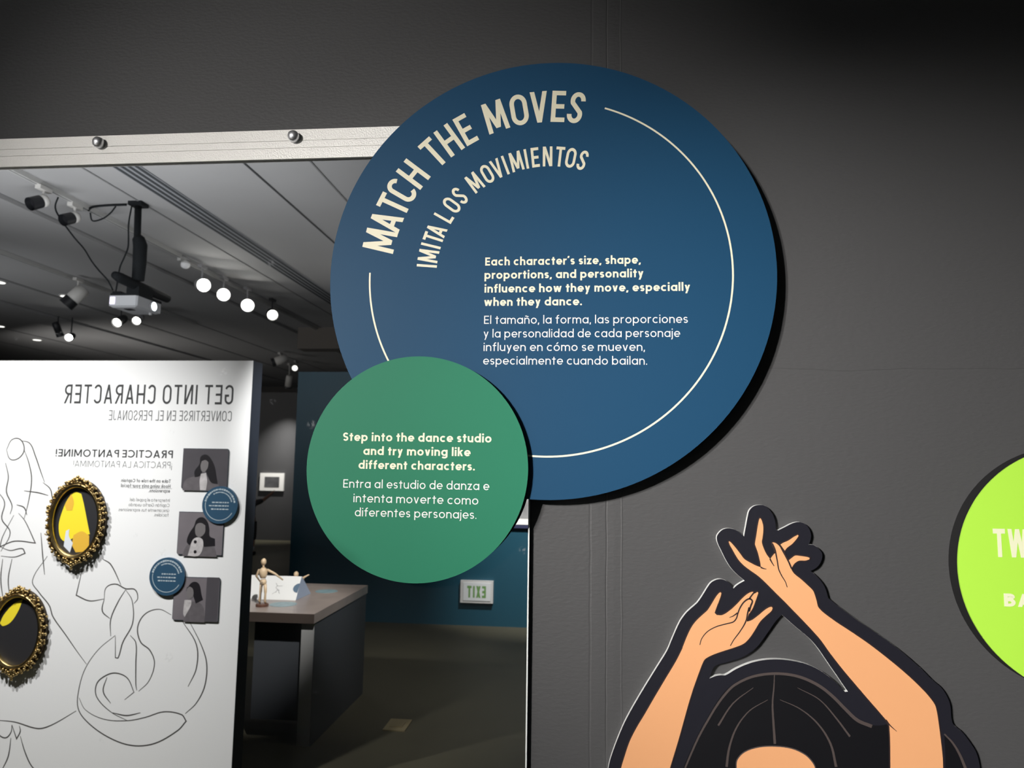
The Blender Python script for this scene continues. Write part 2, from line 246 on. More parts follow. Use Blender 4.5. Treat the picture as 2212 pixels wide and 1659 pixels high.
def ribbon(mb, P, pts, wd, w=0.0, closed=False):
    """A flat stroke of width wd (a number, or one per point) along the points."""
    A = [Vector(p) for p in pts]
    A = [p for i, p in enumerate(A) if i == 0 or (p - A[i - 1]).length > 1e-7]
    L = len(A)
    if L < 2: return mb
    ws = wd if isinstance(wd, list) else [wd] * L
    if len(ws) != L: ws = [ws[min(len(ws) - 1, round(i * (len(ws) - 1) / max(1, L - 1)))] for i in range(L)]
    l, r = [], []
    for i in range(L):
        if closed: a, b = A[i] - A[i - 1], A[(i + 1) % L] - A[i]
        else: a = A[i] - A[i - 1] if i else A[1] - A[0]; b = A[i + 1] - A[i] if i < L - 1 else A[-1] - A[-2]
        a = a.normalized(); b = b.normalized(); t = a + b
        if t.length < 1e-6: t = a
        t.normalize(); nrm = Vector((-t.y, t.x)); k = max(.5, abs(t.dot(a)))
        h = ws[i] / 2 / k
        l.append(A[i] + nrm * h); r.append(A[i] - nrm * h)
    vs = [P(p.x, p.y, w) for p in l] + [P(p.x, p.y, w) for p in r]
    m = L if closed else L - 1
    return mb.add(vs, [(i, (i + 1) % L, L + (i + 1) % L, L + i) for i in range(m)])


# ------------------------------------------------------------------ lettering: a one-line alphabet drawn with flat strokes
def arc(cx, cy, rx, ry, a0, a1, n=14):
    return [(cx + rx * math.cos(math.radians(a0 + (a1 - a0) * k / n)), cy + ry * math.sin(math.radians(a0 + (a1 - a0) * k / n))) for k in range(n + 1)]


def glyph(ch, w, style):
    """-> (width, strokes); a stroke is ('R', points) or ('D', x0, y0, x1, y1) for a slanted bar cut level, or ('O', x, y, r) for a dot."""
    h = w / 2; X = .73
    R = lambda *p: ('R', list(p)); D = lambda *p: ('D', *p)
    acc = {'ñ': 'n', 'ó': 'o', 'í': 'i', 'ú': 'u', 'á': 'a'}
    if ch in acc:
        W, st = glyph(acc[ch], w, style); st = list(st); c = W / 2
        if ch == 'ñ': st.append(('R', arc(c - .09, .88, .09, .06, 170, 20, 6) + arc(c + .08, .93, .09, .06, 200, 340, 6)))
        else:
            if ch == 'í': st = [s for s in st if s[0] != 'O']
            st.append(D(c - .02, X + .10, c + .13, X + .32))
        return W, st
    if style == 'cond':     # narrow capitals
        wd = dict(M=.72, A=.56, T=.5, C=.5, H=.55, E=.44, O=.56, V=.56, S=.48, I=w, L=.42, N=.54, G=.54, R=.5, P=.5, J=.38, W=.8, B=.5).get(ch, .5)
    else:
        wd = dict(M=.95, A=.82, T=.64, C=.82, H=.72, E=.56, O=.94, V=.8, S=.58, I=w, L=.5, N=.78, G=.86, R=.62, P=.6, J=.5, W=1.2, B=.64).get(ch, .6)
    a, b = h, wd - h
    c = wd / 2; dx = h * (1.06 if style == 'cond' else 1.15)
    if ch == 'A': return wd, [D(dx, 0, c, 1), D(wd - dx, 0, c, 1), R((wd*.2 + h*.4, .28), (wd*.8 - h*.4, .28))]
    if ch == 'B': return wd, [R((a, 0), (a, 1)), R(*([(a, 1-h), (c, 1-h)] + arc(c, .76, b-c-.03, .24-h, 90, -90) + [(a, .52)])), R(*([(a, .52), (c, .52)] + arc(c, (.52+h)/2, b-c, (.52-h)/2, 90, -90) + [(a, h)]))]
    if ch == 'C':
        if style == 'cond': return wd, [R(*(arc(c, 1-h-(c-h), c-h, c-h, 12, 180) + arc(c, c, c-h, c-h, 180, 348)))]
        return wd, [R(*arc(.5, .5, .5-h, .5-h, 45, 315, 24))]
    if ch == 'G':
        if style == 'cond': return wd, [R(*(arc(c, 1-h-(c-h), c-h, c-h, 15, 180) + arc(c, c, c-h, c-h, 180, 360) + [(b, .45), (c, .45)]))]
        return wd, [R(*(arc(.5, .5, .5-h, .5-h, 45, 360, 24) + [(.48, .5)]))]
    if ch == 'E': return wd, [R((a, 0), (a, 1)), R((a, 1-h), (wd, 1-h)), R((a, .5), (wd*.93, .5)), R((a, h), (wd, h))]
    if ch == 'H': return wd, [R((a, 0), (a, 1)), R((b, 0), (b, 1)), R((a, .5), (b, .5))]
    if ch == 'I': return wd, [R((h, 0), (h, 1))]
    if ch == 'J': return wd, [R(*([(b, 1), (b, .3)] + arc(c-.02, .28, c-h+.02, .28-h, 0, -150)))]
    if ch == 'L': return wd, [R((a, 0), (a, 1)), R((a, h), (wd, h))]
    if ch == 'M':
        if style == 'cond': return wd, [D(a*1.1, 0, a*1.5, 1), D(a*1.6, 1, c, .12), D(b-h*.6, 1, c, .12), D(b-a*.1, 0, b-a*.5, 1)]
        return wd, [R((a, 0), (a, 1)), D(a+.02, 1, c, .15), D(b-.02, 1, c, .15), R((b, 0), (b, 1))]
    if ch == 'N': return wd, [R((a, 0), (a, 1)), D(a+.02, 1, b-.02, 0), R((b, 0), (b, 1))]
    if ch == 'O':
        if style == 'cond':
            r = c - h
            return wd, [('C', arc(c, 1-h-r*1.15, r, r*1.15, 0, 180) + arc(c, h+r*1.15, r, r*1.15, 180, 360))]
        return wd, [('C', arc(c, .5, c-h, .5-h, 0, 360, 30)[:-1])]
    if ch == 'P': return wd, [R((a, 0), (a, 1)), R(*([(a, 1-h), (c-.02, 1-h)] + arc(c-.02, .72, b-c+.02, .28-h, 90, -90) + [(a, .44+h)]))]
    if ch == 'R': return wd, [R((a, 0), (a, 1)), R(*([(a, 1-h), (c-.02, 1-h)] + arc(c-.02, .72, b-c+.02, .28-h, 90, -90) + [(a, .44+h)])), D(c-.02, .46, wd-dx, 0)]
    if ch == 'S':
        ry = (1 - w) / 4
        if style == 'cond': p = arc(c+.02, 1-h-ry*.95, c-h, ry*.95, 0, 205, 16) + arc(c-.02, h+ry*.95, c-h, ry*.95, 25, -180, 16)
        else: p = arc(c, 1-h-ry, c-h, ry, 25, 235, 16) + arc(c, h+ry, c-h, ry, 55, -155, 16)
        return wd, [R(*p)]
    if ch == 'T': return wd, [R((0, 1-h), (wd, 1-h)), R((c, 0), (c, 1))]
    if ch == 'V': return wd, [D(dx, 1, c, 0), D(wd-dx, 1, c, 0)]
    if ch == 'X': return wd, [D(dx, 1, wd-dx, 0), D(wd-dx, 1, dx, 0)]
    if ch == 'W': return wd, [D(dx, 1, wd*.27, 0), D(wd*.5, 1, wd*.27, 0), D(wd*.5, 1, wd*.73, 0), D(wd-dx, 1, wd*.73, 0)]
    B = .68; rx = (B - w) / 2; ry = (X - w) / 2; cx = B / 2; cy = X / 2
    bowl = ('C', arc(cx, cy, rx, ry, 0, 360, 28)[:-1])
    n_ = .6; nc = n_ / 2; nr = nc - h
    arch = lambda x0, W: arc(x0 + W/2, X-h-(W/2-h), W/2-h, W/2-h, 180, 0) + [(x0 + W - h, 0)]
    if ch == 'a': return B, [bowl, R((B-h, 0), (B-h, X))]
    if ch == 'b': return B, [bowl, R((h, 0), (h, 1.06))]
    if ch == 'c': return .6, [R(*arc(cx, cy, rx, ry, 48, 312, 22))]
    if ch == 'd': return B, [bowl, R((B-h, 0), (B-h, 1.06))]
    if ch == 'e': return .66, [R(*(arc(cx, cy, rx, ry, 0, 318, 24))), R((cx-rx, cy-h*.2), (cx+rx+h, cy-h*.2))]
    if ch == 'f': return .4, [R(*([(.18, 0), (.18, .84)] + arc(.36, .84, .18, .22-h, 180, 80, 8))), R((0, X-h), (.4, X-h))]
    if ch == 'g': return B, [bowl, R(*([(B-h, X), (B-h, -.04)] + arc(cx, -.06, rx, .24-h, 0, -150, 12)))]
    if ch == 'h': return n_, [R((h, 0), (h, 1.06)), R(*([(h, X*.4)] + arch(0, n_)))]
    if ch == 'i': return w, [R((h, 0), (h, X)), ('O', h, .95, w*.6)]
    if ch == 'j': return w, [R(*([(h, X), (h, -.1)] + arc(h-.14, -.1, .14, .18-h*.5, 0, -80, 6))), ('O', h, .95, w*.6)]
    if ch == 'k': return .56, [R((h, 0), (h, 1.06)), D(w*.8, .33, .56-dx, X), D(w+.08, .42, .56-dx, 0)]
    if ch == 'l': return w, [R((h, 0), (h, 1.06))]
    if ch == 'm': return .98, [R((h, 0), (h, X)), R(*([(h, X*.4)] + arch(0, .53))), R(*([(.53-h, X*.4)] + arch(.53-w, .98-.53+w)))]
    if ch == 'n': return n_, [R((h, 0), (h, X)), R(*([(h, X*.4)] + arch(0, n_)))]
    if ch == 'o': return B, [bowl]
    if ch == 'p': return B, [bowl, R((h, -.3), (h, X))]
    if ch == 'q': return B, [bowl, R((B-h, -.3), (B-h, X))]
    if ch == 'r': return .38, [R((h, 0), (h, X)), R(*([(h, X*.4)] + arc(h+.24, X-.3, .24, .3-h, 180, 75, 10)))]
    if ch == 's':
        c = .24; r4 = (X - w) / 4
        return .48, [R(*(arc(c, X-h-r4, c-h, r4, 28, 245, 12) + arc(c, h+r4, c-h, r4, 65, -152, 12)))]
    if ch == 't': return .4, [R((.2, 0), (.2, .94)), R((0, X-h), (.4, X-h))]
    if ch == 'u': return n_, [R(*([(h, X)] + arc(nc, h+nr, nr, nr, 180, 360) + [(n_-h, X*.6)])), R((n_-h, 0), (n_-h, X))]
    if ch == 'v': return .58, [D(dx, X, .29, 0), D(.58-dx, X, .29, 0)]
    if ch == 'w': return .9, [D(dx, X, .26, 0), D(.45, X, .26, 0), D(.45, X, .64, 0), D(.9-dx, X, .64, 0)]
    if ch == 'x': return .56, [D(dx, X, .56-dx, 0), D(.56-dx, X, dx, 0)]
    if ch == 'y': return .58, [D(dx, X, .31, 0), D(.58-dx, X, .17, -.29)]
    if ch == 'z': return .5, [R((0, X-h), (.5, X-h)), D(dx*1.4, w*.6, .5-dx*1.4, X-w*.6), R((0, h), (.5, h))]
    if ch == ',': return w, [D(h*1.2, .13, h*.5, -.14)]
    if ch == '.': return w, [('O', h, w*.55, w*.58)]
    if ch == '’': return w, [D(h*1.2, 1.05, h*.6, .8)]
    if ch == '!': return w, [R((h, .3), (h, 1)), ('O', h, w*.55, w*.55)]
    if ch == '¡': return w, [R((h, -.28), (h, .42)), ('O', h, .66, w*.55)]
    return .3, []


def draw_glyph(mb, st, w, T, lift):
    """T maps letter coordinates (in cap heights) to world with a height."""
    h = w / 2; k = 0
    P = lambda u, v, ww=0.0: T(u, v, ww)
    for s in st:
        lv = lift + k * 3e-5; k += 1
        if s[0] == 'R': ribbon(mb, P, s[1], w, lv)
        elif s[0] == 'C': ribbon(mb, P, s[1], w, lv, True)
        elif s[0] == 'O':
            fill(mb, P, circle(s[1], s[2], s[3], 14), (), lv)
        else:
            _, x0, y0, x1, y1 = s
            L = math.hypot(x1 - x0, y1 - y0); hx = h * L / max(1e-6, abs(y1 - y0))
            hx = min(hx, h * 1.7)
            mb.add([P(x0-hx, y0, lv), P(x0+hx, y0, lv), P(x1+hx, y1, lv), P(x1-hx, y1, lv)], [(0, 1, 2, 3)])


def text_line(mb, P, text, x0, x1, z, cap, w, style='geo', gap=.13, space=.32, lift=4e-4):
    """Writes text from x0 to x1 on plane P (x in plane units, sign of x1-x0 gives the direction); w: stroke in cap heights."""
    gl = [(c, *glyph(c, w, style)) if c != ' ' else (' ', space - gap, []) for c in text]
    total = sum(g[1] for g in gl) + gap * (len(gl) - 1)
    sx = (x1 - x0) / total
    x = x0
    for c, wd, st in gl:
        xx = x
        draw_glyph(mb, st, w, lambda u, v, ww, xx=xx: P(xx + u * sx, z + v * cap, ww), lift)
        x += (wd + gap) * sx
    return mb


def arc_text(mb, P, text, angles, cx, cy, r0, cap, w, kx, lift=4e-4):
    """Capitals standing on a circle of radius r0, one angle in degrees for each letter."""
    for ch, a in zip(text, angles):
        wd, st = glyph(ch, w, 'cond')
        t = math.radians(a); ux, uy = math.sin(t), -math.cos(t); vx, vy = math.cos(t), math.sin(t)
        T = lambda u, v, ww: P(cx + vx * (r0 + v * cap) + ux * (u - wd/2) * cap * kx, cy + vy * (r0 + v * cap) + uy * (u - wd/2) * cap * kx, ww)
        draw_glyph(mb, st, w, T, lift)

# ------------------------------------------------------------------ materials
def wall_paint():
    m = mat('charcoal_wall_paint', (.074, .074, .0765), rough=.55, spec=.3)
    nt = m.node_tree; b = nt.nodes['Principled BSDF']; L = nt.links.new
    tc = nt.nodes.new('ShaderNodeTexCoord')
    def noise(scale, detail, vec=None):
        n = nt.nodes.new('ShaderNodeTexNoise'); n.inputs['Scale'].default_value = scale; n.inputs['Detail'].default_value = detail
        L(vec or tc.outputs['Object'], n.inputs['Vector']); return n.outputs['Fac']
    def math_(op, a, c, clamp=False):
        n = nt.nodes.new('ShaderNodeMath'); n.operation = op; n.use_clamp = clamp
        for i, q in enumerate((a, c)):
            if isinstance(q, (int, float)): n.inputs[i].default_value = q
            else: L(q, n.inputs[i])
        return n.outputs[0]
    sx = nt.nodes.new('ShaderNodeSeparateXYZ'); L(tc.outputs['Object'], sx.inputs[0])
    mp = nt.nodes.new('ShaderNodeMapping'); mp.inputs['Scale'].default_value = (1, 1, 2.2); L(tc.outputs['Object'], mp.inputs[0])
    height = math_('MULTIPLY', noise(85, 3, mp.outputs[0]), .55)
    height = math_('ADD', height, math_('MULTIPLY', noise(14, 4), .25))
    wob = math_('MULTIPLY', math_('SUBTRACT', noise(9, 2), .5), .006)
    xw = math_('ADD', sx.outputs['X'], wob)
    for x0, wdt, amp in ((.006, .003, -.35), (.0375, .002, -.75), (.067, .002, .35), (.052, .014, .2), (.021, .014, .12)):   # taped wallboard joint
        d = math_('DIVIDE', math_('ABSOLUTE', math_('SUBTRACT', xw, x0), 0), wdt)
        k = math_('SUBTRACT', 1.0, d, True)
        height = math_('ADD', height, math_('MULTIPLY', k, amp))
    # a faint level scratch beyond the joint
    zw = math_('ADD', sx.outputs['Z'], math_('MULTIPLY', math_('SUBTRACT', noise(5, 2), .5), .03))
    k = math_('SUBTRACT', 1.0, math_('DIVIDE', math_('ABSOLUTE', math_('SUBTRACT', zw, 1.797), 0), .0022), True)
    k = math_('MULTIPLY', k, math_('GREATER_THAN', sx.outputs['X'], .35))
    height = math_('ADD', height, math_('MULTIPLY', k, math_('MULTIPLY', noise(3, 1), -.8)))
    bp = nt.nodes.new('ShaderNodeBump'); bp.inputs['Strength'].default_value = .42; bp.inputs['Distance'].default_value = .0032
    L(height, bp.inputs['Height']); L(bp.outputs['Normal'], b.inputs['Normal'])
    return m


def mirror_mat():
    m = bpy.data.materials.new('silvered_mirror'); m.use_nodes = True; nt = m.node_tree; L = nt.links.new
    for n in list(nt.nodes):
        if n.type == 'BSDF_PRINCIPLED': nt.nodes.remove(n)
    out = nt.nodes['Material Output']
    g = nt.nodes.new('ShaderNodeBsdfGlossy'); g.inputs['Roughness'].default_value = 0.0; g.inputs['Color'].default_value = (.86, .87, .87, 1)
    d = nt.nodes.new('ShaderNodeBsdfDiffuse'); d.inputs['Color'].default_value = (.75, .77, .8, 1)
    tc = nt.nodes.new('ShaderNodeTexCoord')
    v = nt.nodes.new('ShaderNodeTexVoronoi'); v.inputs['Scale'].default_value = 13; v.inputs['Randomness'].default_value = 1
    L(tc.outputs['Object'], v.inputs['Vector'])
    r = nt.nodes.new('ShaderNodeMapRange'); r.inputs['From Min'].default_value = .16; r.inputs['From Max'].default_value = .04; L(v.outputs['Distance'], r.inputs['Value'])
    n2 = nt.nodes.new('ShaderNodeTexNoise'); n2.inputs['Scale'].default_value = 160; L(tc.outputs['Object'], n2.inputs['Vector'])
    r2 = nt.nodes.new('ShaderNodeMapRange'); r2.inputs['From Min'].default_value = .45; r2.inputs['From Max'].default_value = .7; L(n2.outputs['Fac'], r2.inputs['Value'])
    n3 = nt.nodes.new('ShaderNodeTexNoise'); n3.inputs['Scale'].default_value = 4; L(tc.outputs['Object'], n3.inputs['Vector'])
    r3 = nt.nodes.new('ShaderNodeMapRange'); r3.inputs['From Min'].default_value = .5; r3.inputs['From Max'].default_value = .6; L(n3.outputs['Fac'], r3.inputs['Value'])
    mu = nt.nodes.new('ShaderNodeMath'); mu.operation = 'MULTIPLY'; L(r.outputs[0], mu.inputs[0]); L(r2.outputs[0], mu.inputs[1])
    mu2 = nt.nodes.new('ShaderNodeMath'); mu2.operation = 'MULTIPLY'; L(mu.outputs[0], mu2.inputs[0]); L(r3.outputs[0], mu2.inputs[1])
    ad = nt.nodes.new('ShaderNodeMath'); ad.operation = 'MULTIPLY_ADD'; ad.inputs[1].default_value = .35; ad.inputs[2].default_value = .004; L(mu2.outputs[0], ad.inputs[0])
    mx = nt.nodes.new('ShaderNodeMixShader'); L(ad.outputs[0], mx.inputs[0]); L(g.outputs[0], mx.inputs[1]); L(d.outputs[0], mx.inputs[2])
    L(mx.outputs[0], out.inputs['Surface'])
    return m


M_WALL = wall_paint()
M_DARKWALL = mat('dark_grey_paint', (.05, .05, .052), rough=.6, bump=.2, bscale=80)
M_BROWNWALL = mat('taupe_paint', (.16, .14, .12), rough=.8)
M_TEAL = mat('teal_paint', (.0085, .064, .100), rough=.5, bump=.15, bscale=60)
M_CEIL = mat('ceiling_board', (.36, .36, .365), rough=.9, var=.12, vscale=.7)
M_GROOVE = mat('ceiling_joint', (.2, .202, .205), rough=.9)
M_VENTSLOT0 = mat('open_ceiling_joint', (.035, .037, .04), rough=.9)
M_FLOOR = mat('sealed_concrete', (.068, .063, .041), rough=.55, spec=.3, var=.35, vscale=1.3, bump=.1, bscale=20)
M_MIRROR = mirror_mat()
M_ALU = mat('brushed_aluminium', (.88, .865, .835), rough=.5, metal=.25, bump=.5, bscale=420)
M_GLASSEDGE = mat('polished_edge_glint', (.82, .85, .84), rough=.3)  # near-white colour paints in the light this polished edge catches
M_CHROME = mat('chrome', (.88, .89, .92), rough=.3, metal=.85)
M_BLACK = mat('black_edge', (.012, .012, .013), rough=.6)
M_BLUE = mat('blue_print', (.0125, .064, .138), rough=.5, spec=.13)
M_GREEN = mat('green_print', (.026, .195, .112), rough=.5, spec=.12)
M_LIME = mat('lime_print', (.47, .88, .075), rough=.5)
M_LIMEINK = mat('pale_lime_cream_ink', (.88, .90, .62), rough=.5)
M_CREAM = mat('cream_ink', (.88, .83, .63), rough=.5)
M_WHITEINK = mat('white_ink', (.86, .86, .84), rough=.5)
M_FOAM = mat('foam_board_edge', (.82, .83, .82), rough=.7)
M_VINYL = mat('dark_navy_vinyl', (.016, .016, .023), rough=.32, spec=.5, bump=.25, bscale=45)
M_SKIN = mat('peach_ink', (.83, .405, .19), rough=.5)
M_HAIR = mat('black_ink', (.006, .006, .008), rough=.4, bump=.12, bscale=30)
M_OUTLINE = mat('brown_outline_ink', (.032, .017, .016), rough=.5)
M_GREYLINE = mat('taupe_outline_ink', (.075, .058, .055), rough=.5)


def FW(y): return Plane((0, y, 0), (1, 0, 0), (0, 0, 1), (0, -1, 0))


# ------------------------------------------------------------------ the room
XL, XR, YB, HT = -15.0, 4.5, -17.5, 3.6
struct(MB().box(XL, XR, 0, .15, 0, HT).build('wall_front', M_WALL))
struct(MB().box(XL, XR, YB, .15, -.1, 0).build('floor', M_FLOOR))
struct(MB().box(XL, XR, YB, .15, HT, HT + .1).build('ceiling', M_CEIL))
struct(MB().box(XL, XR, YB - .15, YB, 0, HT).build('wall_back', M_BROWNWALL))
struct(MB().box(XL - .15, XL, YB, .15, 0, HT).build('wall_left', M_BROWNWALL))
struct(MB().box(XR, XR + .15, YB, .15, 0, HT).build('wall_right', M_BROWNWALL))
struct(MB().box(-3.068, 3.2, -6.24, -6.10, 0, 2.56).build('wall_teal', M_TEAL))
struct(MB().box(-13.0, -4.6, -13.66, -13.5, 0, 3.06).build('wall_charcoal', M_DARKWALL))
for i, (x, wd) in enumerate(((-1.845, .012), (-2.306, .014), (-3.472, .012), (-3.95, .012), (-4.46, .04), (-5.24, .03), (-5.70, .012), (-6.55, .05), (-7.45, .03), (-8.0, .05), (-9.0, .04), (-10.1, .05), (-.9, .014), (.2, .014), (1.4, .014))):
    struct(MB().box(x - wd/2, x + wd/2, YB, 0, HT - .006, HT).build('trim_%d' % (i + 1), M_VENTSLOT0 if i == 1 else M_GROOVE))
for i, (x0, x1) in enumerate(((-5.24, -4.46), (-8.0, -7.45))):
    struct(MB().box(x0, x1, YB, 0, HT - .03, HT).build('trim_%d' % (i + 20), M_CEIL))
for i, y in enumerate((-9.2, -11.4)):
    struct(MB().box(-4.3, XR, y - .15, y + .15, HT - .32, HT).build('ceiling_beam_%d' % (i + 1), M_BROWNWALL))

# ------------------------------------------------------------------ mirror
MX0, MX1 = -1.95, -.115
mir = thing('wall_mirror', (-1.03, 0, 1.2), 'wide wall mirror under a silver rail, reflecting the exhibition hall behind', 'mirror')
MB().box(MX0, MX1 - .001, -.0075, 0, .18, 2.30).build('backing_board', M_BLACK, mir)
MB().box(MX0, MX1 - .0015, -.012, -.0075, .18, 2.249).build('mirror_pane', M_MIRROR, mir)
MB().box(MX1 - .0015, MX1 + .0012, -.0126, -.006, .18, 2.2505).build('polished_edge_glint', M_GLASSEDGE, mir)
r = MB(); r.box(MX0, MX1, -.020, -.0075, 2.2505, 2.2745); r.box(MX0, MX1, -.020, -.0075, 2.2755, 2.2905); r.box(MX0, MX1, -.020, -.0075, 2.2915, 2.3162); r.box(MX0, MX1, -.0186, -.0075, 2.2506, 2.316)
r.build('top_rail', M_ALU, mir)
for x in (-1.5274, -1.0796, -.6318, -.184):
    sc_ = MB()
    sc_.tube([(x, -.020, 2.2974), (x, -.0285, 2.2974), (x, -.0335, 2.2974), (x, -.0365, 2.2974), (x, -.0378, 2.2974)], [.0124, .0124, .0112, .0075, .003], 20)
    sc_.build('screw', M_CHROME, mir, True)

# ------------------------------------------------------------------ round signs


def round_sign(name, cx, cz, R, yb, yf, face_mat, label):
    t = thing(name, (cx, yf, cz), label, 'sign')
    P = FW(0)
    b = MB(); slab(b, P, circle(cx, cz, R, 160), (), -yb, -yf - .004, True); b.build('sign_core', M_BLACK, t)
    f = MB(); slab(f, P, circle(cx, cz, R, 160), (), -yf - .004, -yf, True); f.build('printed_face', face_mat, t)
    return t


BX, BZ, BR = -.0827, 1.9838, .4495
blue = round_sign('round_title_sign', BX, BZ, BR, 0, -.040, M_BLUE, 'big navy blue round sign headed MATCH THE MOVES, with a thin cream ring')
# seat its core on the wall and clear of the mirror plate
PB = FW(-.040)
m = MB()
arc_text(m, PB, 'MATCHTHEMOVES', (167.6, 160.7, 154.6, 149.0, 142.3, 132.3, 125.6, 119.0, 108.2, 99.9, 93.2, 86.7, 80.7), BX, BZ, .714 * BR, .150 * BR, .145, .96)
m.build('title_lettering', M_CREAM, blue)
m = MB()
arc_text(m, PB, 'IMITALOSMOVIMIENTOS', (175.2, 170.3, 165.3, 161.3, 157.3, 149.6, 143.1, 137.2, 127.6, 120.4, 115.0, 110.8, 105.3, 100.4, 96.1, 90.2, 84.3, 79.1, 73.4), BX, BZ, .503 * BR, .094 * BR, .145, .86)
m.build('subtitle_lettering', M_CREAM, blue)
m = MB(); ribbon(m, PB, arc(BX, BZ, .813 * BR, .813 * BR, 71.6, -181.2, 160), .0036, 4e-4); m.build('ring_line', M_CREAM, blue)
m = MB()
for t_, x0, x1, z, cap in BLUE_BOLD: text_line(m, PB, t_, x0, x1, z, cap, .188, gap=.125)
m.build('bold_lettering', M_CREAM, blue)
m = MB()
for t_, x0, x1, z, cap in BLUE_REG: text_line(m, PB, t_, x0, x1, z, cap, .115, gap=.15)
m.build('regular_lettering', M_WHITEINK, blue)

green = round_sign('round_instruction_sign', -.3368, 1.5926, .2222, -.0402, -.055, M_GREEN, 'small green round sign inviting visitors to step into the dance studio')
PG = FW(-.055)
m = MB()
for t_, x0, x1, z, cap in GREEN_BOLD: text_line(m, PG, t_, x0, x1, z, cap, .188, gap=.125)
m.build('bold_lettering', M_CREAM, green)
m = MB()
for t_, x0, x1, z, cap in GREEN_REG: text_line(m, PG, t_, x0, x1, z, cap, .115, gap=.15)
m.build('regular_lettering', M_WHITEINK, green)


def circ3(a, b, c):
    (x1, y1), (x2, y2), (x3, y3) = a, b, c
    d = 2 * (x1*(y2-y3) + x2*(y3-y1) + x3*(y1-y2))
    ux = ((x1*x1+y1*y1)*(y2-y3) + (x2*x2+y2*y2)*(y3-y1) + (x3*x3+y3*y3)*(y1-y2)) / d
    uy = ((x1*x1+y1*y1)*(x3-x2) + (x2*x2+y2*y2)*(x1-x3) + (x3*x3+y3*y3)*(x2-x1)) / d
    return ux, uy, math.hypot(x1-ux, y1-uy)


lx, lz, lr = circ3((.6773, 1.4464), (.8009, 1.6281), (.7786, 1.2378))
lime = round_sign('round_name_sign', lx, lz, lr, 0, -.037, M_LIME, 'bright lime green round sign cut off by the picture edge')
PL = FW(-.037)
for nm, (t_, x0, x1, z, cap), sty, wt in (('title_lettering', LIME[0], 'cond', .17), ('bold_lettering', LIME[1], 'geo', .23)):
    m = MB(); text_line(m, PL, t_, x0, x1, z, cap, wt, style=sty, gap=.1); m.build(nm, M_LIMEINK, lime)

# ------------------------------------------------------------------ die-cut dancer board (plain faceless stand-in figure)
dancer = thing('dancer_cutout', (.36, 0, .9), 'flat navy cut-out of a dancer with bare arms raised and hands crossed overhead', 'cutout')
PD = FW(0)
o_s = smooth_pts(OUTER, True, 4, 48); h_s = smooth_pts(HOLE, True, 4, 48)
b = MB(); slab(b, PD, o_s, [h_s], .0006, .0115, True); b.build('foam_board', M_FOAM, dancer)
# the print is trimmed a hair inside the board
def inset(pts, d):
    A = [Vector(p) for p in pts]; n = len(A)
    ar = sum(A[i].x * A[(i+1) % n].y - A[(i+1) % n].x * A[i].y for i in range(n))
    s = 1 if ar > 0 else -1; out = []
    for i in range(n):
        t = (A[(i+1) % n] - A[i-1]).normalized(); out.append((A[i].x - s * t.y * d, A[i].y + s * t.x * d))
    return out
b = MB(); fill(b, PD, inset(o_s, .0001), [inset(h_s, -.0001)], .0118); b.build('printed_border', M_VINYL, dancer)
for nm, pts, mt in (('printed_hair', HAIR, M_HAIR), ('printed_hair', SIDE, M_HAIR), ('printed_face', FACE, M_SKIN)):
    b = MB(); fill(b, PD, smooth_pts(pts, True, 4, 45), (), .0121 if mt is M_HAIR else .0124); b.build(nm, mt, dancer)
ol = MB()
for nm, pl in (('printed_arm', [ARM_A]), ('printed_arm', [ARM_B, *FINGERS])):
    b = MB()
    for p in pl:
        q = smooth_pts(p, True, 4, 45)
        fill(b, PD, q, (), .0130)
        ribbon(ol, PD, q, .0042, .0126, True)
    b.build(nm, mt if False else M_SKIN, dancer)
for p, w0, w1 in HANDLINES:
    q = smooth_pts(p, False, 5, 60); n = len(q)
    ribbon(ol, PD, q, [.0034 * (w0 + (w1 - w0) * i / (n - 1)) for i in range(n)], .0133)
ol.build('arm_outline', M_OUTLINE, dancer)
hl = MB()
for p, w0, w1 in HAIRLINES + SIDELINE:
    q = smooth_pts(p, False, 5, 60); n = len(q)
    ribbon(hl, PD, q, [.0052 * (w0 + (w1 - w0) * i / (n - 1)) for i in range(n)], .01235)
ribbon(hl, PD, smooth_pts(FACE, True, 4, 45), .004, .01225, True)
hl.build('hair_outline', M_GREYLINE, dancer)

# ------------------------------------------------------------------ graphic wall opposite the mirror
M_PANELCORE = mat('navy_painted_end', (.02, .028, .045), rough=.6)
M_PANEL = mat('white_satin_print', (.80, .81, .82), rough=.55, spec=.3)
M_INK = mat('charcoal_ink', (.03, .032, .034), rough=.6)
M_INK2 = mat('grey_ink', (.13, .135, .14), rough=.6)
M_INK3 = mat('pale_grey_ink', (.30, .31, .32), rough=.6)
M_PENCIL = mat('pencil_line', (.06, .057, .055), rough=.8)
panel = thing('graphic_wall_display', (-2.9, -2.05, 0), 'tall white exhibit panel headed GET INTO CHARACTER, with pencil curves across it', 'display panel')
PX1 = -1.6415
MB().box(-4.6, PX1 - .001, -2.11, -2.004, 0, 2.096).build('panel_core', M_PANELCORE, panel)
MB().box(-2.9945, PX1, -2.004, -2.0, .02, 2.0955).build('printed_board', M_PANEL, panel)
MB().box(-4.6, -2.9985, -2.004, -2.0, .02, 2.0955).build('printed_board', M_PANEL, panel)
PP = Plane((0, -2.0, 0), (1, 0, 0), (0, 0, 1), (0, 1, 0))
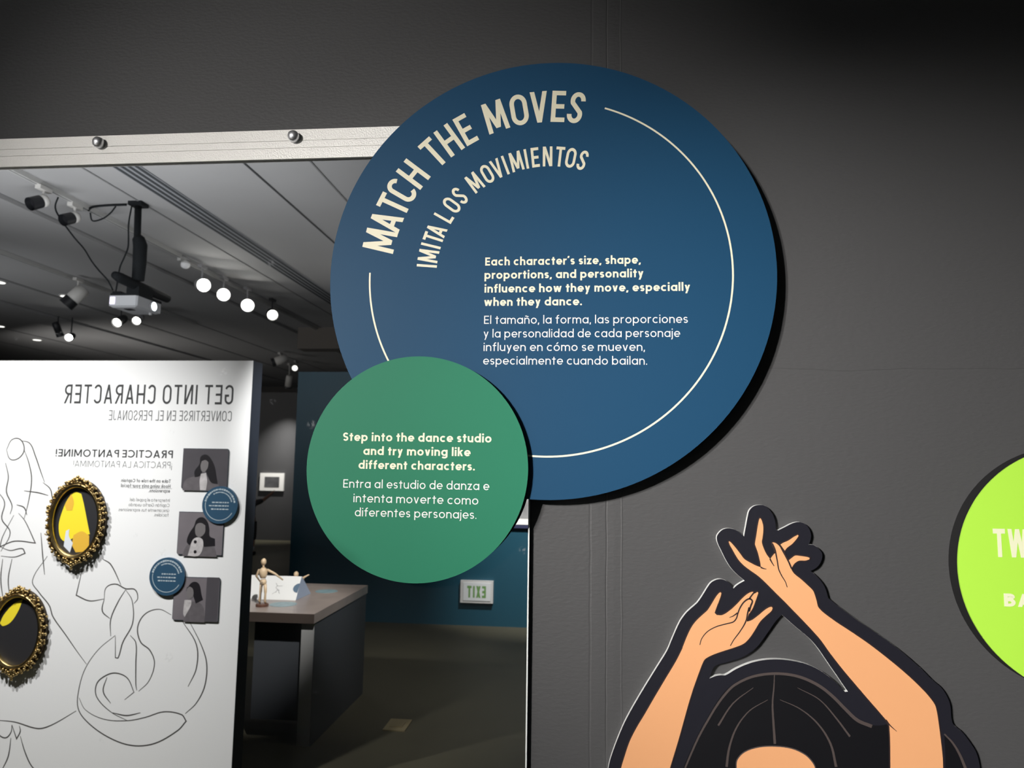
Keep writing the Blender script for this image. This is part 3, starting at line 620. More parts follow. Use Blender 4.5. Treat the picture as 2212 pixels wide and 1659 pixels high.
for nm, rows, wt, sty, mt, gp in (('title_lettering', P_HEAD, .115, 'cond', M_INK, .17), ('subtitle_lettering', P_SUB, .10, 'cond', M_INK2, .15), ('heading_lettering', P_BOLD, .16, 'geo', M_INK, .16),
                                  ('subheading_lettering', P_REG, .09, 'geo', M_INK2, .18), ('bold_lettering', P_TXT, .19, 'geo', M_INK2, .12), ('regular_lettering', P_TXR, .11, 'geo', M_INK2, .15)):
    m = MB()
    for t_, x0, x1, z, cap in rows: text_line(m, PP, t_, x0, x1, z, cap, wt, style=sty, gap=gp, space=.3 if nm != 'heading_lettering' else .24)
    m.build(nm, mt, panel)
m = MB(); ribbon(m, PP, [(-2.25, 1.4635), (-2.02, 1.4635)], .0016, 4e-4); m.build('rule_line', M_INK3, panel)
m = MB(); random.seed(4)
for k, L in enumerate(SKETCH):
    q = smooth_pts(L, False, 6, 80); n = len(q)
    ws = [.0058 * (.4 + .65 * math.sin(math.pi * (i + .6) / (n + .2))) for i in range(n)]
    ribbon(m, PP, q, ws, 3e-4 + k * 6e-6)
m.build('pencil_drawing', M_PENCIL, panel)

# three photo prints
M_PH0 = mat('photo_dark_backdrop', (.075, .07, .08), rough=.4, var=.15, vscale=12)
M_PH1 = mat('photo_mid_backdrop', (.17, .155, .17), rough=.4, var=.2, vscale=10)
M_PHBLK = mat('photo_black', (.012, .011, .014), rough=.4)
M_PHSKIN = mat('photo_grey_skin', (.17, .16, .165), rough=.4)
M_PHCOAT = mat('photo_grey_coat', (.12, .11, .12), rough=.4, var=.3, vscale=40)
M_PHWHITE = mat('photo_pale_ruffle', (.48, .46, .47), rough=.4, var=.4, vscale=60)
M_PLAQUE = mat('plaque_edge', (.03, .045, .06), rough=.5)
labels = ('topmost black-and-white photo of a long-haired person, on the white panel',
          'middle black-and-white photo, person in a patterned white neckcloth, on the white panel',
          'lowest black-and-white photo, person looking to one side, partly under a round blue badge')
for k, (Q, lab) in enumerate(zip(PHOTOS, labels)):
    cx = sum(p[0] for p in Q) / 4; cz = sum(p[1] for p in Q) / 4
    w = (math.dist(Q[0], Q[1]) + math.dist(Q[2], Q[3])) / 2; h = (math.dist(Q[1], Q[2]) + math.dist(Q[3], Q[0])) / 2
    t = thing('photo_print', (cx, -2.0, cz), lab, 'photograph', 'photo prints on the white panel')
    P = Plane((cx, -2.0, cz), (1, 0, 0), (0, 0, 1), (0, 1, 0))
    def rr(w, h, r, skip=()):
        out = []
        for (sx, sz, a) in ((1, 1, 0), (-1, 1, 90), (-1, -1, 180), (1, -1, 270)):
            if (sx, sz) in skip: out.append((sx * w/2, sz * h/2)); continue
            out += arc(sx * (w/2 - r), sz * (h/2 - r), r, r, a, a + 90, 5)
        return out
    skip = ((-1, 1), (1, -1))
    b = MB(); slab(b, P, rr(w, h, .012, skip), (), 0, .006); b.build('plaque', M_PLAQUE, t)
    b = MB(); fill(b, P, rr(w - .003, h - .005, .011, skip), (), .0063); b.build('photo_backdrop', (M_PH0, M_PH1, M_PH1)[k], t)
    U = w / 2
    D_ = lambda pts: [(x * U, z * U) for x, z in pts]
    sh = lambda nm, pts, mt, lv: fill_part(nm, D_(smooth_pts(pts, True, 4, 60)), mt, lv)
    def fill_part(nm, pts, mt, lv):
        b = MB(); fill(b, P, pts, (), lv); b.build(nm, mt, t)
    if k == 0:
        sh('photo_coat', [(-.93, -.9), (-.85, -.5), (-.5, -.33), (-.1, -.3), (.35, -.38), (.62, -.6), (.68, -.9)], M_PHCOAT, .0066)
        sh('photo_hair', [(-.42, -.35), (-.45, -.1), (-.25, .2), (-.22, .5), (0, .6), (.22, .45), (.42, .1), (.52, -.3), (.6, -.62), (.3, -.55), (.1, -.2), (-.05, .1), (-.2, -.28)], M_PHBLK, .0069)
        sh('photo_face', [(-.2, .12), (-.16, .32), (0, .37), (.14, .28), (.12, .05), (.0, -.14), (-.13, -.1)], M_PHSKIN, .0072)
        sh('photo_ruffle', [(-.16, -.2), (.06, -.16), (.13, -.5), (.1, -.88), (-.16, -.88), (-.2, -.5)], M_PHWHITE, .0072)
    elif k == 1:
        sh('photo_coat', [(-.75, -.95), (-.6, -.55), (-.3, -.3), (.3, -.35), (.6, -.45), (.78, -.95)], M_PHCOAT, .0066)
        sh('photo_hair', [(-.58, -.35), (-.5, -.02), (-.3, .3), (-.2, .58), (.05, .68), (.28, .5), (.38, .2), (.42, -.1), (.65, -.2), (.68, -.5), (.2, -.55), (.05, -.2), (-.3, -.3), (-.45, -.5)], M_PHBLK, .0069)
        sh('photo_face', [(-.24, .1), (-.2, .36), (0, .44), (.2, .34), (.2, .05), (.02, -.14), (-.16, -.1)], M_PHSKIN, .0072)
        sh('photo_ruffle', [(-.3, -.25), (-.05, -.16), (.14, -.3), (.12, -.7), (-.05, -.93), (-.5, -.93), (-.42, -.6)], M_PHWHITE, .0072)
        b = MB(); fill(b, P, D_(circle(-.2, -.35, .07, 12)), (), .0075); b.build('photo_dot', M_PHBLK, t); b = MB(); fill(b, P, D_(circle(-.18, -.76, .07, 12)), (), .0075); b.build('photo_dot', M_PHBLK, t)
    else:
        sh('photo_wall', [(.42, .9), (.97, .9), (.97, -.9), (.42, -.9)], M_PH0, .0065)
        sh('photo_coat', [(-.5, -.93), (-.45, -.6), (-.3, -.2), (.05, -.1), (.35, -.35), (.42, -.93)], M_PHCOAT, .0067)
        sh('photo_hair', [(-.45, .3), (-.3, .6), (-.1, .7), (.1, .6), (.22, .2), (.3, -.02), (0, -.18), (-.12, .1), (-.2, .4), (-.42, .48)], M_PHBLK, .0069)
        sh('photo_face', [(-.42, .4), (-.3, .5), (-.16, .4), (-.14, .1), (-.3, -.02), (-.4, .1)], M_PHSKIN, .0071)
        sh('photo_ruffle', [(-.5, -.05), (-.2, -.05), (-.2, -.25), (-.45, -.75), (-.52, -.6)], M_PHWHITE, .0073)

# two round blue badges with unreadable small print
M_BADGE = mat('badge_blue', (.025, .075, .135), rough=.4)
M_BADGEINK = mat('badge_pale_ink', (.42, .5, .55), rough=.5)
for (cx, cz), lab, a0 in zip(BUTTONS, ('round blue badge overlapping the top and middle photos on the white panel', 'round blue badge overlapping the lowest photo on the white panel'), (20, 60)):
    t = thing('round_badge', (cx, -2.0, cz), lab, 'badge', 'round blue badges on the white panel')
    P = Plane((cx, -2.0, cz), (-1, 0, 0), (0, 0, 1), (0, 1, 0))
    b = MB(); slab(b, P, circle(0, 0, .0895, 64), (), 0, .014); b.build('badge_disc', M_BADGE, t)
    b = MB(); ribbon(b, P, arc(0, 0, .073, .073, -150, 10, 50), .003, .0145); b.build('ring_line', M_BADGEINK, t)
    m = MB(); random.seed(int(a0))
    for rr_, hgt, sp in ((.075, .010, (175 - a0 * .2, 15)), (.061, .007, (165, 60))):
        a = sp[0]
        while a > sp[1]:
            da = random.uniform(3, 9)
            ribbon(m, P, arc(0, 0, rr_, rr_, a, a - da, 4), hgt * random.uniform(.6, .95), .0145); a -= da + random.uniform(1, 2.5)
    for i, z in enumerate((.012, -.004, -.020)):
        x = -.045
        while x < (.03, .045, .035)[i]:
            d = random.uniform(.006, .016); ribbon(m, P, [(x, z), (x + d, z)], .0065 * random.uniform(.7, 1), .0145); x += d + .003
    m.build('small_print_lettering', M_BADGEINK, t)

# two ornate gilt oval frames
M_GILT = mat('antique_gilt', (.66, .49, .22), rough=.25, metal=1, var=.5, vscale=50)
M_GILTSHADE = mat('gilt_hollow_shade', (.045, .028, .011), rough=.6, metal=.3)  # dark copy of the gilt, painting in the shade between the carvings
M_YEL = mat('yellow_ink', (.84, .69, .035), rough=.45)
M_OCHRE = mat('ochre_ink', (.72, .43, .05), rough=.45)
M_OVALBLK = mat('black_art_ground', (.02, .02, .023), rough=.5)
M_PALEBLUE = mat('pale_grey_ink_leaf', (.66, .70, .76), rough=.5)
ov_lab = ('ornate gilt oval frame around rounded yellow and ochre shapes, higher of two', 'ornate gilt oval frame around black with one yellow leaf shape, lower of two')
for k, (O, lab) in enumerate(zip(OVALS, ov_lab)):
    cx, cz = O[0]; a = abs(O[1][0] - cx) * 1.05; c = abs(O[2][1] - O[3][1]) / 2 * 1.03
    t = thing('oval_picture_frame', (cx, -2.0, cz), lab, 'picture frame', 'gilt oval frames on the white panel')
    el = lambda f, g: (lambda q, da=0, dc=0: (cx + (a + f) * math.cos(q), cz + (c + g) * math.sin(q)))
    P = Plane((0, -2.0, 0), (1, 0, 0), (0, 0, 1), (0, 1, 0))
    b = MB(); slab(b, P, circle(cx, cz, a + .012, 64, c + .012), (), 0, .012); b.build('art_board', M_OVALBLK, t)
    art = MB(); art2 = MB(); art3 = MB()
    T = lambda pts: [(cx + x * a, cz + z * c) for x, z in pts]
    if k == 0:
        fill(art, P, T(smooth_pts([(-.72, .2), (-.5, .62), (-.2, .84), (.1, .8), (.25, .5), (.5, -.1), (.62, -.38), (.2, -.45), (-.1, -.5), (-.4, -.62), (-.68, -.5), (-.8, -.15)], True, 4)), (), .0125)
        fill(art2, P, T(smooth_pts([(-.1, -.42), (.25, -.3), (.6, -.42), (.62, -.7), (.4, -.88), (.05, -.92), (-.15, -.7)], True, 4)), (), .013)
        art2.build('ochre_shape', M_OCHRE, t); art2 = MB()
        fill(art2, P, T(smooth_pts([(-.6, .45), (-.35, .8), (-.2, .55), (-.25, .3), (-.5, .3)], True, 4)), (), .013)
        fill(art3, P, T(smooth_pts([(-.45, -.3), (-.3, -.25), (-.3, -.45), (-.1, -.65), (-.2, -.93), (-.5, -.75)], True, 4)), (), .0135)
        art.build('yellow_shape', M_YEL, t); art2.build('ochre_shape', M_OCHRE, t); art3.build('pale_shape', M_PALEBLUE, t)
    else:
        fill(art, P, T(smooth_pts([(.1, .93), (-.3, .78), (-.7, .45), (-.85, .2), (-.7, .12), (-.35, .25), (-.05, .6)], True, 4, 90)), (), .0125)
        art.build('yellow_shape', M_YEL, t)
    # smooth inner rim, swept profile
    n = 96; rings = []
    prof = ((.000, .012), (-.002, .026), (.002, .033), (.006, .032), (.009, .037), (.013, .036), (.017, .026), (.018, .0))
    m = MB(); vs = []
    for i in range(n):
        q = 2 * math.pi * i / n
        for f, z in prof: vs.append((cx + (a + f) * math.cos(q), -2.0 + z, cz + (c + f * 1.08) * math.sin(q)))
    L = len(prof)
    m.add(vs, [(i * L + j, ((i + 1) % n) * L + j, ((i + 1) % n) * L + j + 1, i * L + j + 1) for i in range(n) for j in range(L - 1)])
    m.build('inner_rim', M_GILT, t, True)
    m = MB(); random.seed(10 + k)     # carved beads and scrolls
    per = 40
    for i in range(per):
        q = 2 * math.pi * i / per
        for rad, r0, r1, hz in ((.0205, .0052, .0078, .036), (.0285, .0060, .0098, .030), (.0365, .0042, .0080, .022)):
            q2 = q + random.uniform(-.05, .05); rad += random.uniform(-.002, .0025) + .0025 * math.sin(5 * q)
            x, z = cx + (a + rad) * math.cos(q2), cz + (c + rad * 1.08) * math.sin(q2)
            m.ball((x, -2.0 + hz + random.uniform(-.006, .006), z), (random.uniform(r0, r1), random.uniform(r0, r1), random.uniform(r0, r1)), 8, 6)
    for q0, sgn in ((math.pi/2, 1), (-math.pi/2, -1)):
        for dx, dz, r_ in ((0, .050, .008), (-.012, .042, .007), (.012, .042, .007), (-.024, .036, .007), (.024, .036, .007), (0, .037, .009), (-.034, .030, .006), (.034, .030, .006)):
            m.ball((cx + dx, -2.0 + .03, cz + sgn * (c + dz)), r_, 10, 8)
        if sgn < 0: m.ball((cx, -1.972, cz - c - .062), .007, 10, 8)
    for s1 in range(10):
        q = 2 * math.pi * (s1 + .5) / 10; pts = []
        for u in range(15):
            th = u / 14 * 2.0 * math.pi; rr_ = .012 * (1 - u / 16)
            pts.append((cx + (a + .026) * math.cos(q) + rr_ * math.cos(th + q), -2.0 + .034, cz + (c + .028) * math.sin(q) + rr_ * math.sin(th + q)))
        m.tube(pts, .0028, 6)
    m.build('carved_ornament', M_GILT, t, True)
    m = MB(); slab(m, P, circle(cx, cz, a + .034, 64, c + .036), [circle(cx, cz, a + .004, 64, c + .004)], .001, .018); m.build('frame_bed', M_GILTSHADE, t)

# ------------------------------------------------------------------ display table
M_WOODTOP = mat('walnut_laminate', (.32, .265, .235), rough=.32, var=.25, vscale=9)
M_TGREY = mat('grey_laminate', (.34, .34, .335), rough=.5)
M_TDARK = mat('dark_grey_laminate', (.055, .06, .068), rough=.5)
TB = thing('display_table', (-2.5, -3.3, 0), 'walnut-topped display table on grey legs, seen beyond the white panel edge', 'table')
MB().box(-3.75, -1.555, -3.81, -2.762, .683, .737).build('table_top', M_WOODTOP, TB)
MB().box(-3.75, -1.555, -2.762, -2.7605, .683, .7355).build('front_edge', mat('dark_brown_edge', (.062, .046, .038), rough=.5), TB)  # front edge strip, a darker brown than the top
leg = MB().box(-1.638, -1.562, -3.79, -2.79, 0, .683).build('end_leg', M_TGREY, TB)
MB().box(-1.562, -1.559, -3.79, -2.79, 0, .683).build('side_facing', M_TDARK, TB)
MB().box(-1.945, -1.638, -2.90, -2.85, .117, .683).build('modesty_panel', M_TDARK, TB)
MB().box(-3.70, -3.62, -3.79, -2.79, 0, .683).build('end_leg', M_TGREY, TB)

M_CARD = mat('white_card', (.85, .85, .83), rough=.6)
M_CARDBLUE = mat('pale_blue_card', (.36, .44, .58), rough=.6)
M_CARDNAVY = mat('slate_blue_ink', (.10, .16, .23), rough=.6)
w = thing('tent_sign', (-2.05, -3.28, .737), 'white tent sign with pale blue ends standing on the walnut table', 'sign')
xa, xb = -2.30, -1.8205; y0, y1, yt, zt = -3.145, -3.405, -3.262, .868
MB().add([(xa, y0, .738), (xb, y0, .738), (xb - .012, yt + .004, zt), (xa, yt + .004, zt), (xa, y1, .738), (xb, y1, .738), (xb - .012, yt - .004, zt), (xa, yt - .004, zt)],
         [(0, 1, 2, 3), (4, 7, 6, 5), (3, 2, 6, 7)]).build('card_body', M_CARD, w)
MB().add([(xb, y0, .738), (xb, y1, .738), (xb - .012, yt - .004, zt), (xb - .012, yt + .004, zt)], [(0, 1, 2, 3)]).build('card_end', M_CARDBLUE, w)
MB().add([(xa, y0, .738), (xa, y1, .738), (xa, yt - .004, zt), (xa, yt + .004, zt)], [(0, 3, 2, 1)]).build('card_end', M_CARDBLUE, w)
dz = Vector((0, yt + .004 - y0, zt - .738)).normalized()
PW = Plane((xb - .006, y0 + .0005, .738), (-1, 0, 0), dz, Vector((0, 1, .9)).normalized())
m = MB(); fill(m, PW, [(0.0, .115), *arc(0.0, .088, .036, .036, 90, -90, 1)[:0], *[(-q[0], q[1]) for q in arc(0, .088, .036, .034, 90, 270, 16)]], (), 8e-4); m.build('half_round_print', M_CARDNAVY, w)
m = MB()
for L in ([(.16, .12), (.145, .10), (.15, .085), (.135, .075), (.14, .05)], [(.148, .1), (.13, .098), (.11, .10)], [(.14, .07), (.12, .066)], [(.138, .06), (.16, .04)], [(.13, .075), (.118, .05), (.112, .044)]):
    ribbon(m, PW, smooth_pts(L, False, 4), .0018, 8e-4)
m.build('line_drawing', M_INK2, w)

M_MANNEQUIN = mat('pale_limewood', (.74, .56, .36), rough=.4, var=.2, vscale=25)
M_BASEWOOD = mat('dark_base_wood', (.12, .055, .035), rough=.4)


def mannequin(loc, rz, label, hand, reach, lean, drop=0):
    """Jointed wooden artist's figure, about 28 cm."""
    t = thing('artist_mannequin', loc, label, 'mannequin', 'wooden figures on the walnut table')
    R = Matrix.Rotation(rz, 4, 'Z'); O = Vector(loc)
    W = lambda x, y, z: O + (R @ Vector((x, y, z)))
    MB().tube([W(0, 0, 0), W(0, 0, .012), W(0, 0, .016)], [.038, .038, .034], 24).build('base', M_BASEWOOD, t)
    MB().tube([W(0, .02, .016), W(0, .02, .15 - drop * .8)], .0018, 8).build('rod', M_CHROME, t)
    def limb(nm, pts, rs): MB().tube([W(p[0], p[1], p[2] if nm == 'leg' or not drop else max(p[2] - drop, .018)) for p in pts], rs, 10).build(nm, M_MANNEQUIN, t, True)
    b = MB(); b.ball(W(lean, 0, .262 - drop), (.016, .018, .021), 14, 10); b.build('head', M_MANNEQUIN, t, True)
    limb('neck', [(lean * .9, 0, .225), (lean, 0, .245)], [.006, .006])
    limb('chest', [(lean * .6, 0, .165), (lean * .7, 0, .18), (lean * .85, 0, .212), (lean * .9, 0, .228)], [.015, .022, .027, .010])
    limb('pelvis', [(0, 0, .125), (0, 0, .14), (lean * .4, 0, .158)], [.012, .021, .016])
    for s in (-1, 1):
        if drop: limb('leg', [(s * .012, 0, .025), (s * .03, -.035, .085), (s * .03, -.045, .075), (s * .022, -.02, .026), (s * .022, -.035, .02)], [.010, .0085, .007, .006, .004]); continue
        limb('leg', [(s * .012, 0, .13), (s * .015, -.004, .085), (s * .016, -.002, .072), (s * .017, .003, .03), (s * .017, -.006, .02), (s * .017, -.02, .018)], [.010, .0085, .006, .007, .0045, .003])
    limb('arm', [(lean + .024, 0, .215), ((lean + .024 + reach[0]) / 2, -.01, (.215 + reach[1]) / 2 + .006), reach_pt(reach)], [.008, .0065, .004])
    limb('arm', [(lean - .024, 0, .215), (lean - .045, -.008, .175), (lean + hand[0], -.03, hand[1])], [.008, .0065, .004])
    return t


def reach_pt(r): return (r[0], -.02, r[1])


mannequin((-1.945, -2.935, .737), 0, 'pale wooden artist figure with one arm stretched out, in front of the tent sign', (-.03, .14), (.115, .155), -.004)
mannequin((-1.965, -3.50, .737), .1, 'pale wooden artist figure half hidden behind the tent sign', (-.03, .19), (.085, .262), .0, .155)
for (x, y, r_), lab in (((-1.8464, -3.0128, .082), 'pale blue round sticker on the table top in front of the tent sign'), ((-1.752, -3.512, .074), 'pale blue round sticker on the table top beside the tent sign end')):
    m = MB(); slab(m, Plane((x, y, .737), (1, 0, 0), (0, 1, 0), (0, 0, 1)), circle(0, 0, r_, 40), (), 0, .0012)
    tag(m.build('round_sticker', mat('pale_blue_sticker', (.22, .33, .36), rough=.4, var=.4, vscale=30)), lab, 'sticker', 'stickers on the table top')

# ------------------------------------------------------------------ things on the far walls and the floor
M_SIGNW = mat('exit_sign_housing', (.62, .62, .61), rough=.4)
M_SIGNF = mat('exit_sign_face', (.72, .75, .76), rough=.4)
M_EXITGREEN = mat('exit_green', (.16, .33, .10), rough=.5)
t = thing('exit_sign', (-1.10, -6.1, .337), 'small white floor-level EXIT sign with green letters on the teal wall', 'exit sign')
MB().box(-1.264, -.934, -6.1, -6.062, .229, .447).build('housing', M_SIGNW, t)
MB().box(-1.235, -.960, -6.062, -6.057, .252, .428).build('face_plate', M_SIGNF, t)
PE = Plane((0, -6.057, 0), (1, 0, 0), (0, 0, 1), (0, 1, 0))
m = MB(); text_line(m, PE, 'EXIT', -1.005, -1.195, .282, .115, .2, style='cond', gap=.16, lift=8e-4); m.build('sign_lettering', M_EXITGREEN, t)

M_NAVYFRAME = mat('navy_frame', (.035, .04, .09), rough=.4)
M_MATBOARD = mat('white_mat_board', (.86, .85, .82), rough=.7)
M_GREYPIC = mat('soft_grey_picture', (.26, .26, .26), rough=.5, var=.8, vscale=9)
t = thing('framed_picture', (-.5, -6.1, 1.36), 'large navy-framed grey picture with a white mat on the teal wall', 'picture')
MB().box(-1.03, .05, -6.1, -6.07, .975, 1.78).build('frame', M_NAVYFRAME, t)
MB().box(-1.0, .02, -6.07, -6.068, 1.012, 1.755).build('mat_board', M_MATBOARD, t)
MB().box(-.90, -.08, -6.068, -6.066, 1.072, 1.68).build('picture_print', M_GREYPIC, t)
t = thing('framed_picture', (-6.51, -13.5, 1.195), 'small white-framed dark picture on the charcoal wall, above a pointing child', 'picture')
MB().box(-6.77, -6.255, -13.5, -13.46, 1.01, 1.372).build('frame', M_MATBOARD, t)
MB().box(-6.665, -6.35, -13.46, -13.455, 1.085, 1.295).build('picture_print', mat('dark_grey_picture', (.085, .085, .09), rough=.4, var=.8, vscale=7), t)

M_BRASS = mat('dull_brass', (.40, .33, .19), rough=.4, metal=.5)
t = thing('floor_outlet_cover', (-1.157, -3.2, 0), 'square brass outlet cover set in the dark floor near the table', 'floor outlet')
MB().box(-1.225, -1.088, -3.30, -3.10, 0, .006).build('cover_plate', M_BRASS, t)
MB().box(-1.195, -1.118, -3.245, -3.155, .006, .009).build('hinged_lid', M_BRASS, t)

# child by the far picture, mostly hidden behind the white panel


def skin_mesh(name, pts, edges, radii, m, parent=None, root=0, sub=2):
    me = bpy.data.meshes.new(name); me.from_pydata(pts, edges, [])
    o = bpy.data.objects.new(name, me); COL.objects.link(o)
    sk = o.modifiers.new('skin', 'SKIN'); sk.use_smooth_shade = True
    for i, r_ in enumerate(radii): me.skin_vertices[0].data[i].radius = (r_, r_) if not isinstance(r_, tuple) else r_
    me.skin_vertices[0].data[root].use_root = True
    ss = o.modifiers.new('sub', 'SUBSURF'); ss.levels = sub; ss.render_levels = sub
    dg = bpy.context.evaluated_depsgraph_get(); me2 = bpy.data.meshes.new_from_object(o.evaluated_get(dg)); me2.name = name
    o.modifiers.clear(); o.data = me2; bpy.data.meshes.remove(me)
    me2.materials.clear(); me2.materials.append(m)
    if parent: o.parent = parent; o.matrix_parent_inverse = Matrix.Translation(-parent.matrix_basis.translation)
    return o


kx, ky = -5.80, -11.0
kid = thing('person', (kx, ky, 0), 'child in dark clothes and black shoes pointing up at the small white-framed picture', 'person')
M_KSKIN = mat('child_skin', (.33, .16, .10), rough=.5)
M_KDARK = mat('dark_cotton', (.012, .012, .016), rough=.8)
M_KSOCK = mat('grey_sock', (.42, .43, .45), rough=.8)
M_KHAIR = mat('dark_hair', (.02, .012, .01), rough=.6)
J = [(0, 0, .60), (0, 0, .72), (0, 0, .84), (0, 0, .93), (0, 0, 1.0), (0, 0, 1.10),            # pelvis .. head
     (-.11, 0, .90), (-.15, .02, .74), (-.15, -.06, .60), (-.15, -.08, .54),                     # resting arm
     (.11, -.01, .90), (.16, -.12, .93), (.21, -.30, 1.02), (.23, -.37, 1.06),                  # pointing arm
     (-.065, 0, .54), (-.07, -.01, .30), (-.07, .01, .06), (-.07, -.09, .03),
     (.065, 0, .54), (.07, -.01, .30), (.07, .01, .06), (.07, -.09, .03)]
E_ = [(0, 1), (1, 2), (2, 3), (3, 4), (4, 5), (3, 6), (6, 7), (7, 8), (8, 9), (3, 10), (10, 11), (11, 12), (12, 13), (0, 14), (14, 15), (15, 16), (16, 17), (0, 18), (18, 19), (19, 20), (20, 21)]
RD = [.075, .075, .08, .05, .038, .085, .042, .032, .026, .026, .042, .032, .026, .024, .06, .042, .03, .03, .06, .042, .03, .03]
at = lambda p, g=1: (kx + p[0], ky + p[1], p[2])
skin_mesh('body', [at(p) for p in J], E_, RD, M_KSKIN, kid)
f_ = MB()
for s in (0,):
    o = Vector(at(J[13]))
    for q, ln in ((-.012, .035), (-.004, .075), (.004, .04), (.011, .034)): f_.tube([o + Vector((q, 0, .008)), o + Vector((q * 1.2, -ln * .9, .008 + ln * .45 * (1 if ln > .05 else -.2)))], [.007, .005], 8)
    f_.tube([o + Vector((-.012, .01, .012)), o + Vector((-.028, -.02, .03))], [.007, .005], 8)
f_.build('hand', M_KSKIN, kid, True)
skin_mesh('shirt', [at(J[i]) for i in (0, 1, 2, 3, 6, 7, 10, 11)], [(0, 1), (1, 2), (2, 3), (3, 4), (4, 5), (3, 6), (6, 7)], [.092, .09, .094, .065, .055, .045, .055, .044], M_KDARK, kid)
skin_mesh('trousers', [at(p) for p in ((0, 0, .62), (-.065, 0, .54), (-.07, -.01, .34), (-.07, -.005, .24), (.065, 0, .54), (.07, -.01, .34), (.07, -.005, .24))], [(0, 1), (1, 2), (2, 3), (0, 4), (4, 5), (5, 6)], [.09, .072, .058, .056, .072, .058, .056], M_KDARK, kid)
for s in (-1, 1):
    MB().tube([at((s * .07, .008, .07)), at((s * .07, .004, .15))], [.036, .038], 12).build('sock', M_KSOCK, kid, True)
    b = MB(); b.ball(at((s * .07, -.03, .035)), (.042, .10, .036), 14, 10); b.build('shoe', M_KDARK, kid, True)
b = MB(); b.ball(at((0, .018, 1.135)), (.092, .092, .088), 16, 12); b.build('hair', M_KHAIR, kid, True)
b = MB()
for s in (-1, 1): b.ball(at((s * .032, -.08, 1.105)), .011, 8, 6)
b.ball(at((0, -.092, 1.085)), (.012, .014, .014), 8, 6); b.build('face_detail', M_KSKIN, kid, True)

# ------------------------------------------------------------------ ceiling fittings
M_TRACK = mat('white_track_metal', (.50, .50, .49), rough=.5)
M_HEADW = mat('off_white_metal', (.55, .54, .52), rough=.5)
M_HEADG = mat('grey_metal', (.30, .30, .31), rough=.5)
M_VENTSLOT = mat('vent_slot_shadow', (.05, .055, .06), rough=.9, spec=.1)
M_SNOOT = mat('black_metal', (.008, .009, .012), rough=.5)


def lens_mat(name, strength, col=(1, .97, .9)): return mat(name, (.9, .9, .88), rough=.3, emit=col, estr=strength)


M_L_BRIGHT = lens_mat('lamp_very_bright', 60)
M_L_MID = lens_mat('lamp_bright', 12)
M_L_SOFT = lens_mat('lamp_soft', 2.2)

for x, ya, yb_, lab in ((-3.95, -2.4, -5.2, 'short lighting track carrying two black-capped heads and a round detector'), (-4.02, -5.3, -9.4, 'lighting track carrying the dazzling spotlights'), (-5.66, -4.0, -8.6, 'lighting track along the grey ceiling above the grey tube spotlight')):
    t = thing('lighting_track', (x, (ya + yb_) / 2, HT), lab, 'lighting track', 'lighting tracks on the ceiling')
    MB().box(x - .018, x + .018, yb_, ya, HT - .036, HT).build('track_rail', M_TRACK, t)
    MB().box(x - .006, x + .006, yb_, ya, HT - .038, HT - .036).build('track_slot', M_GROOVE, t)


def track_head(loc, aim, label, body_m, front_m, r=.05, L=.15, snoot=.05, top=HT - .036, box=True, watts=0, cone=32, col=(1, .965, .92)):
    """A spotlight head: track adapter, stem, yoke, tube body, front ring or snoot, lens."""
    t = thing('track_spotlight', loc, label, 'spotlight', 'spotlights on the ceiling')
    c = Vector(loc); d = (Vector(aim) - c).normalized()
    if box: MB().box(c.x - .022, c.x + .022, c.y - .06, c.y + .06, top - .03, top).build('track_adapter', body_m, t)
    MB().tube([(c.x, c.y, top - .03), (c.x, c.y, c.z + r * 1.05)], .009, 10).build('stem', body_m, t)
    b = MB(); b.tube([c - d * L * .62, c - d * L * .56, c - d * L * .3, c + d * L * .4], [r * .62, r * .9, r, r], 20); b.build('lamp_body', body_m, t, True)
    f = MB(); f.tube([c + d * L * .4, c + d * (L * .4 + snoot)], [r * 1.02, r * 1.06], 20, False)
    f.tube([c + d * (L * .4 + snoot), c + d * (L * .4 + snoot * .3)], [r * 1.06, r * .92], 20, False); f.build('front_ring', M_SNOOT, t, True)
    q = c + d * (L * .4 + snoot * .55)
    MB().tube([q - d * .003, q], r * .93, 20).build('lens', front_m, t)
    if watts: spot('lamp_beam', q + d * .004, aim, watts, cone, 1.0, r * .5, col)
    return t


M_OFF = mat('dark_lens', (.006, .006, .008), rough=.3)
track_head((-3.94, -3.36, 3.46), (-4.14, -2.8, 3.1), 'white spotlight with black cap, higher of two on the short track', M_HEADW, M_OFF, .045, .05, .085)
track_head((-3.96, -3.72, 3.46), (-4.12, -3.1, 3.1), 'white spotlight with black cap, lower of two on the short track, beside the cable', M_HEADW, M_OFF, .043, .05, .085)
track_head((-3.88, -5.50, 3.37), (.82, 0, 1.46), 'dazzling white spotlight closest to the projector, first of the bright trio', M_HEADG, M_L_BRIGHT, .062, watts=1620, cone=16.5)
track_head((-3.88, -5.95, 3.37), (-.50, 0, 2.0), 'dazzling white spotlight in the middle of the bright trio', M_HEADG, M_L_BRIGHT, .062, watts=880, cone=17)
track_head((-3.85, -6.44, 3.37), (.10, 0, 1.29), 'dazzling warm spotlight beside the dark cone lamp, last of the bright trio', M_HEADG, M_L_BRIGHT, .066, watts=1760, cone=19.5)
track_head((-3.80, -7.0, 3.38), (-1.5, -3.0, 1.8), 'dark cone spotlight with a lit lens after the dazzling trio', M_SNOOT, M_L_MID, .06)
track_head((-5.55, -5.95, 3.38), (-5.95, -5.75, 2.85), 'grey tube spotlight with a black snoot, above the graphic panel', M_HEADW, M_OFF, .075, .17, .09)
track_head((-5.80, -7.10, 3.33), (-5.6, -5.0, 2.2), 'dark two-lamp spotlight just under the projector', M_SNOOT, M_L_MID, .055)
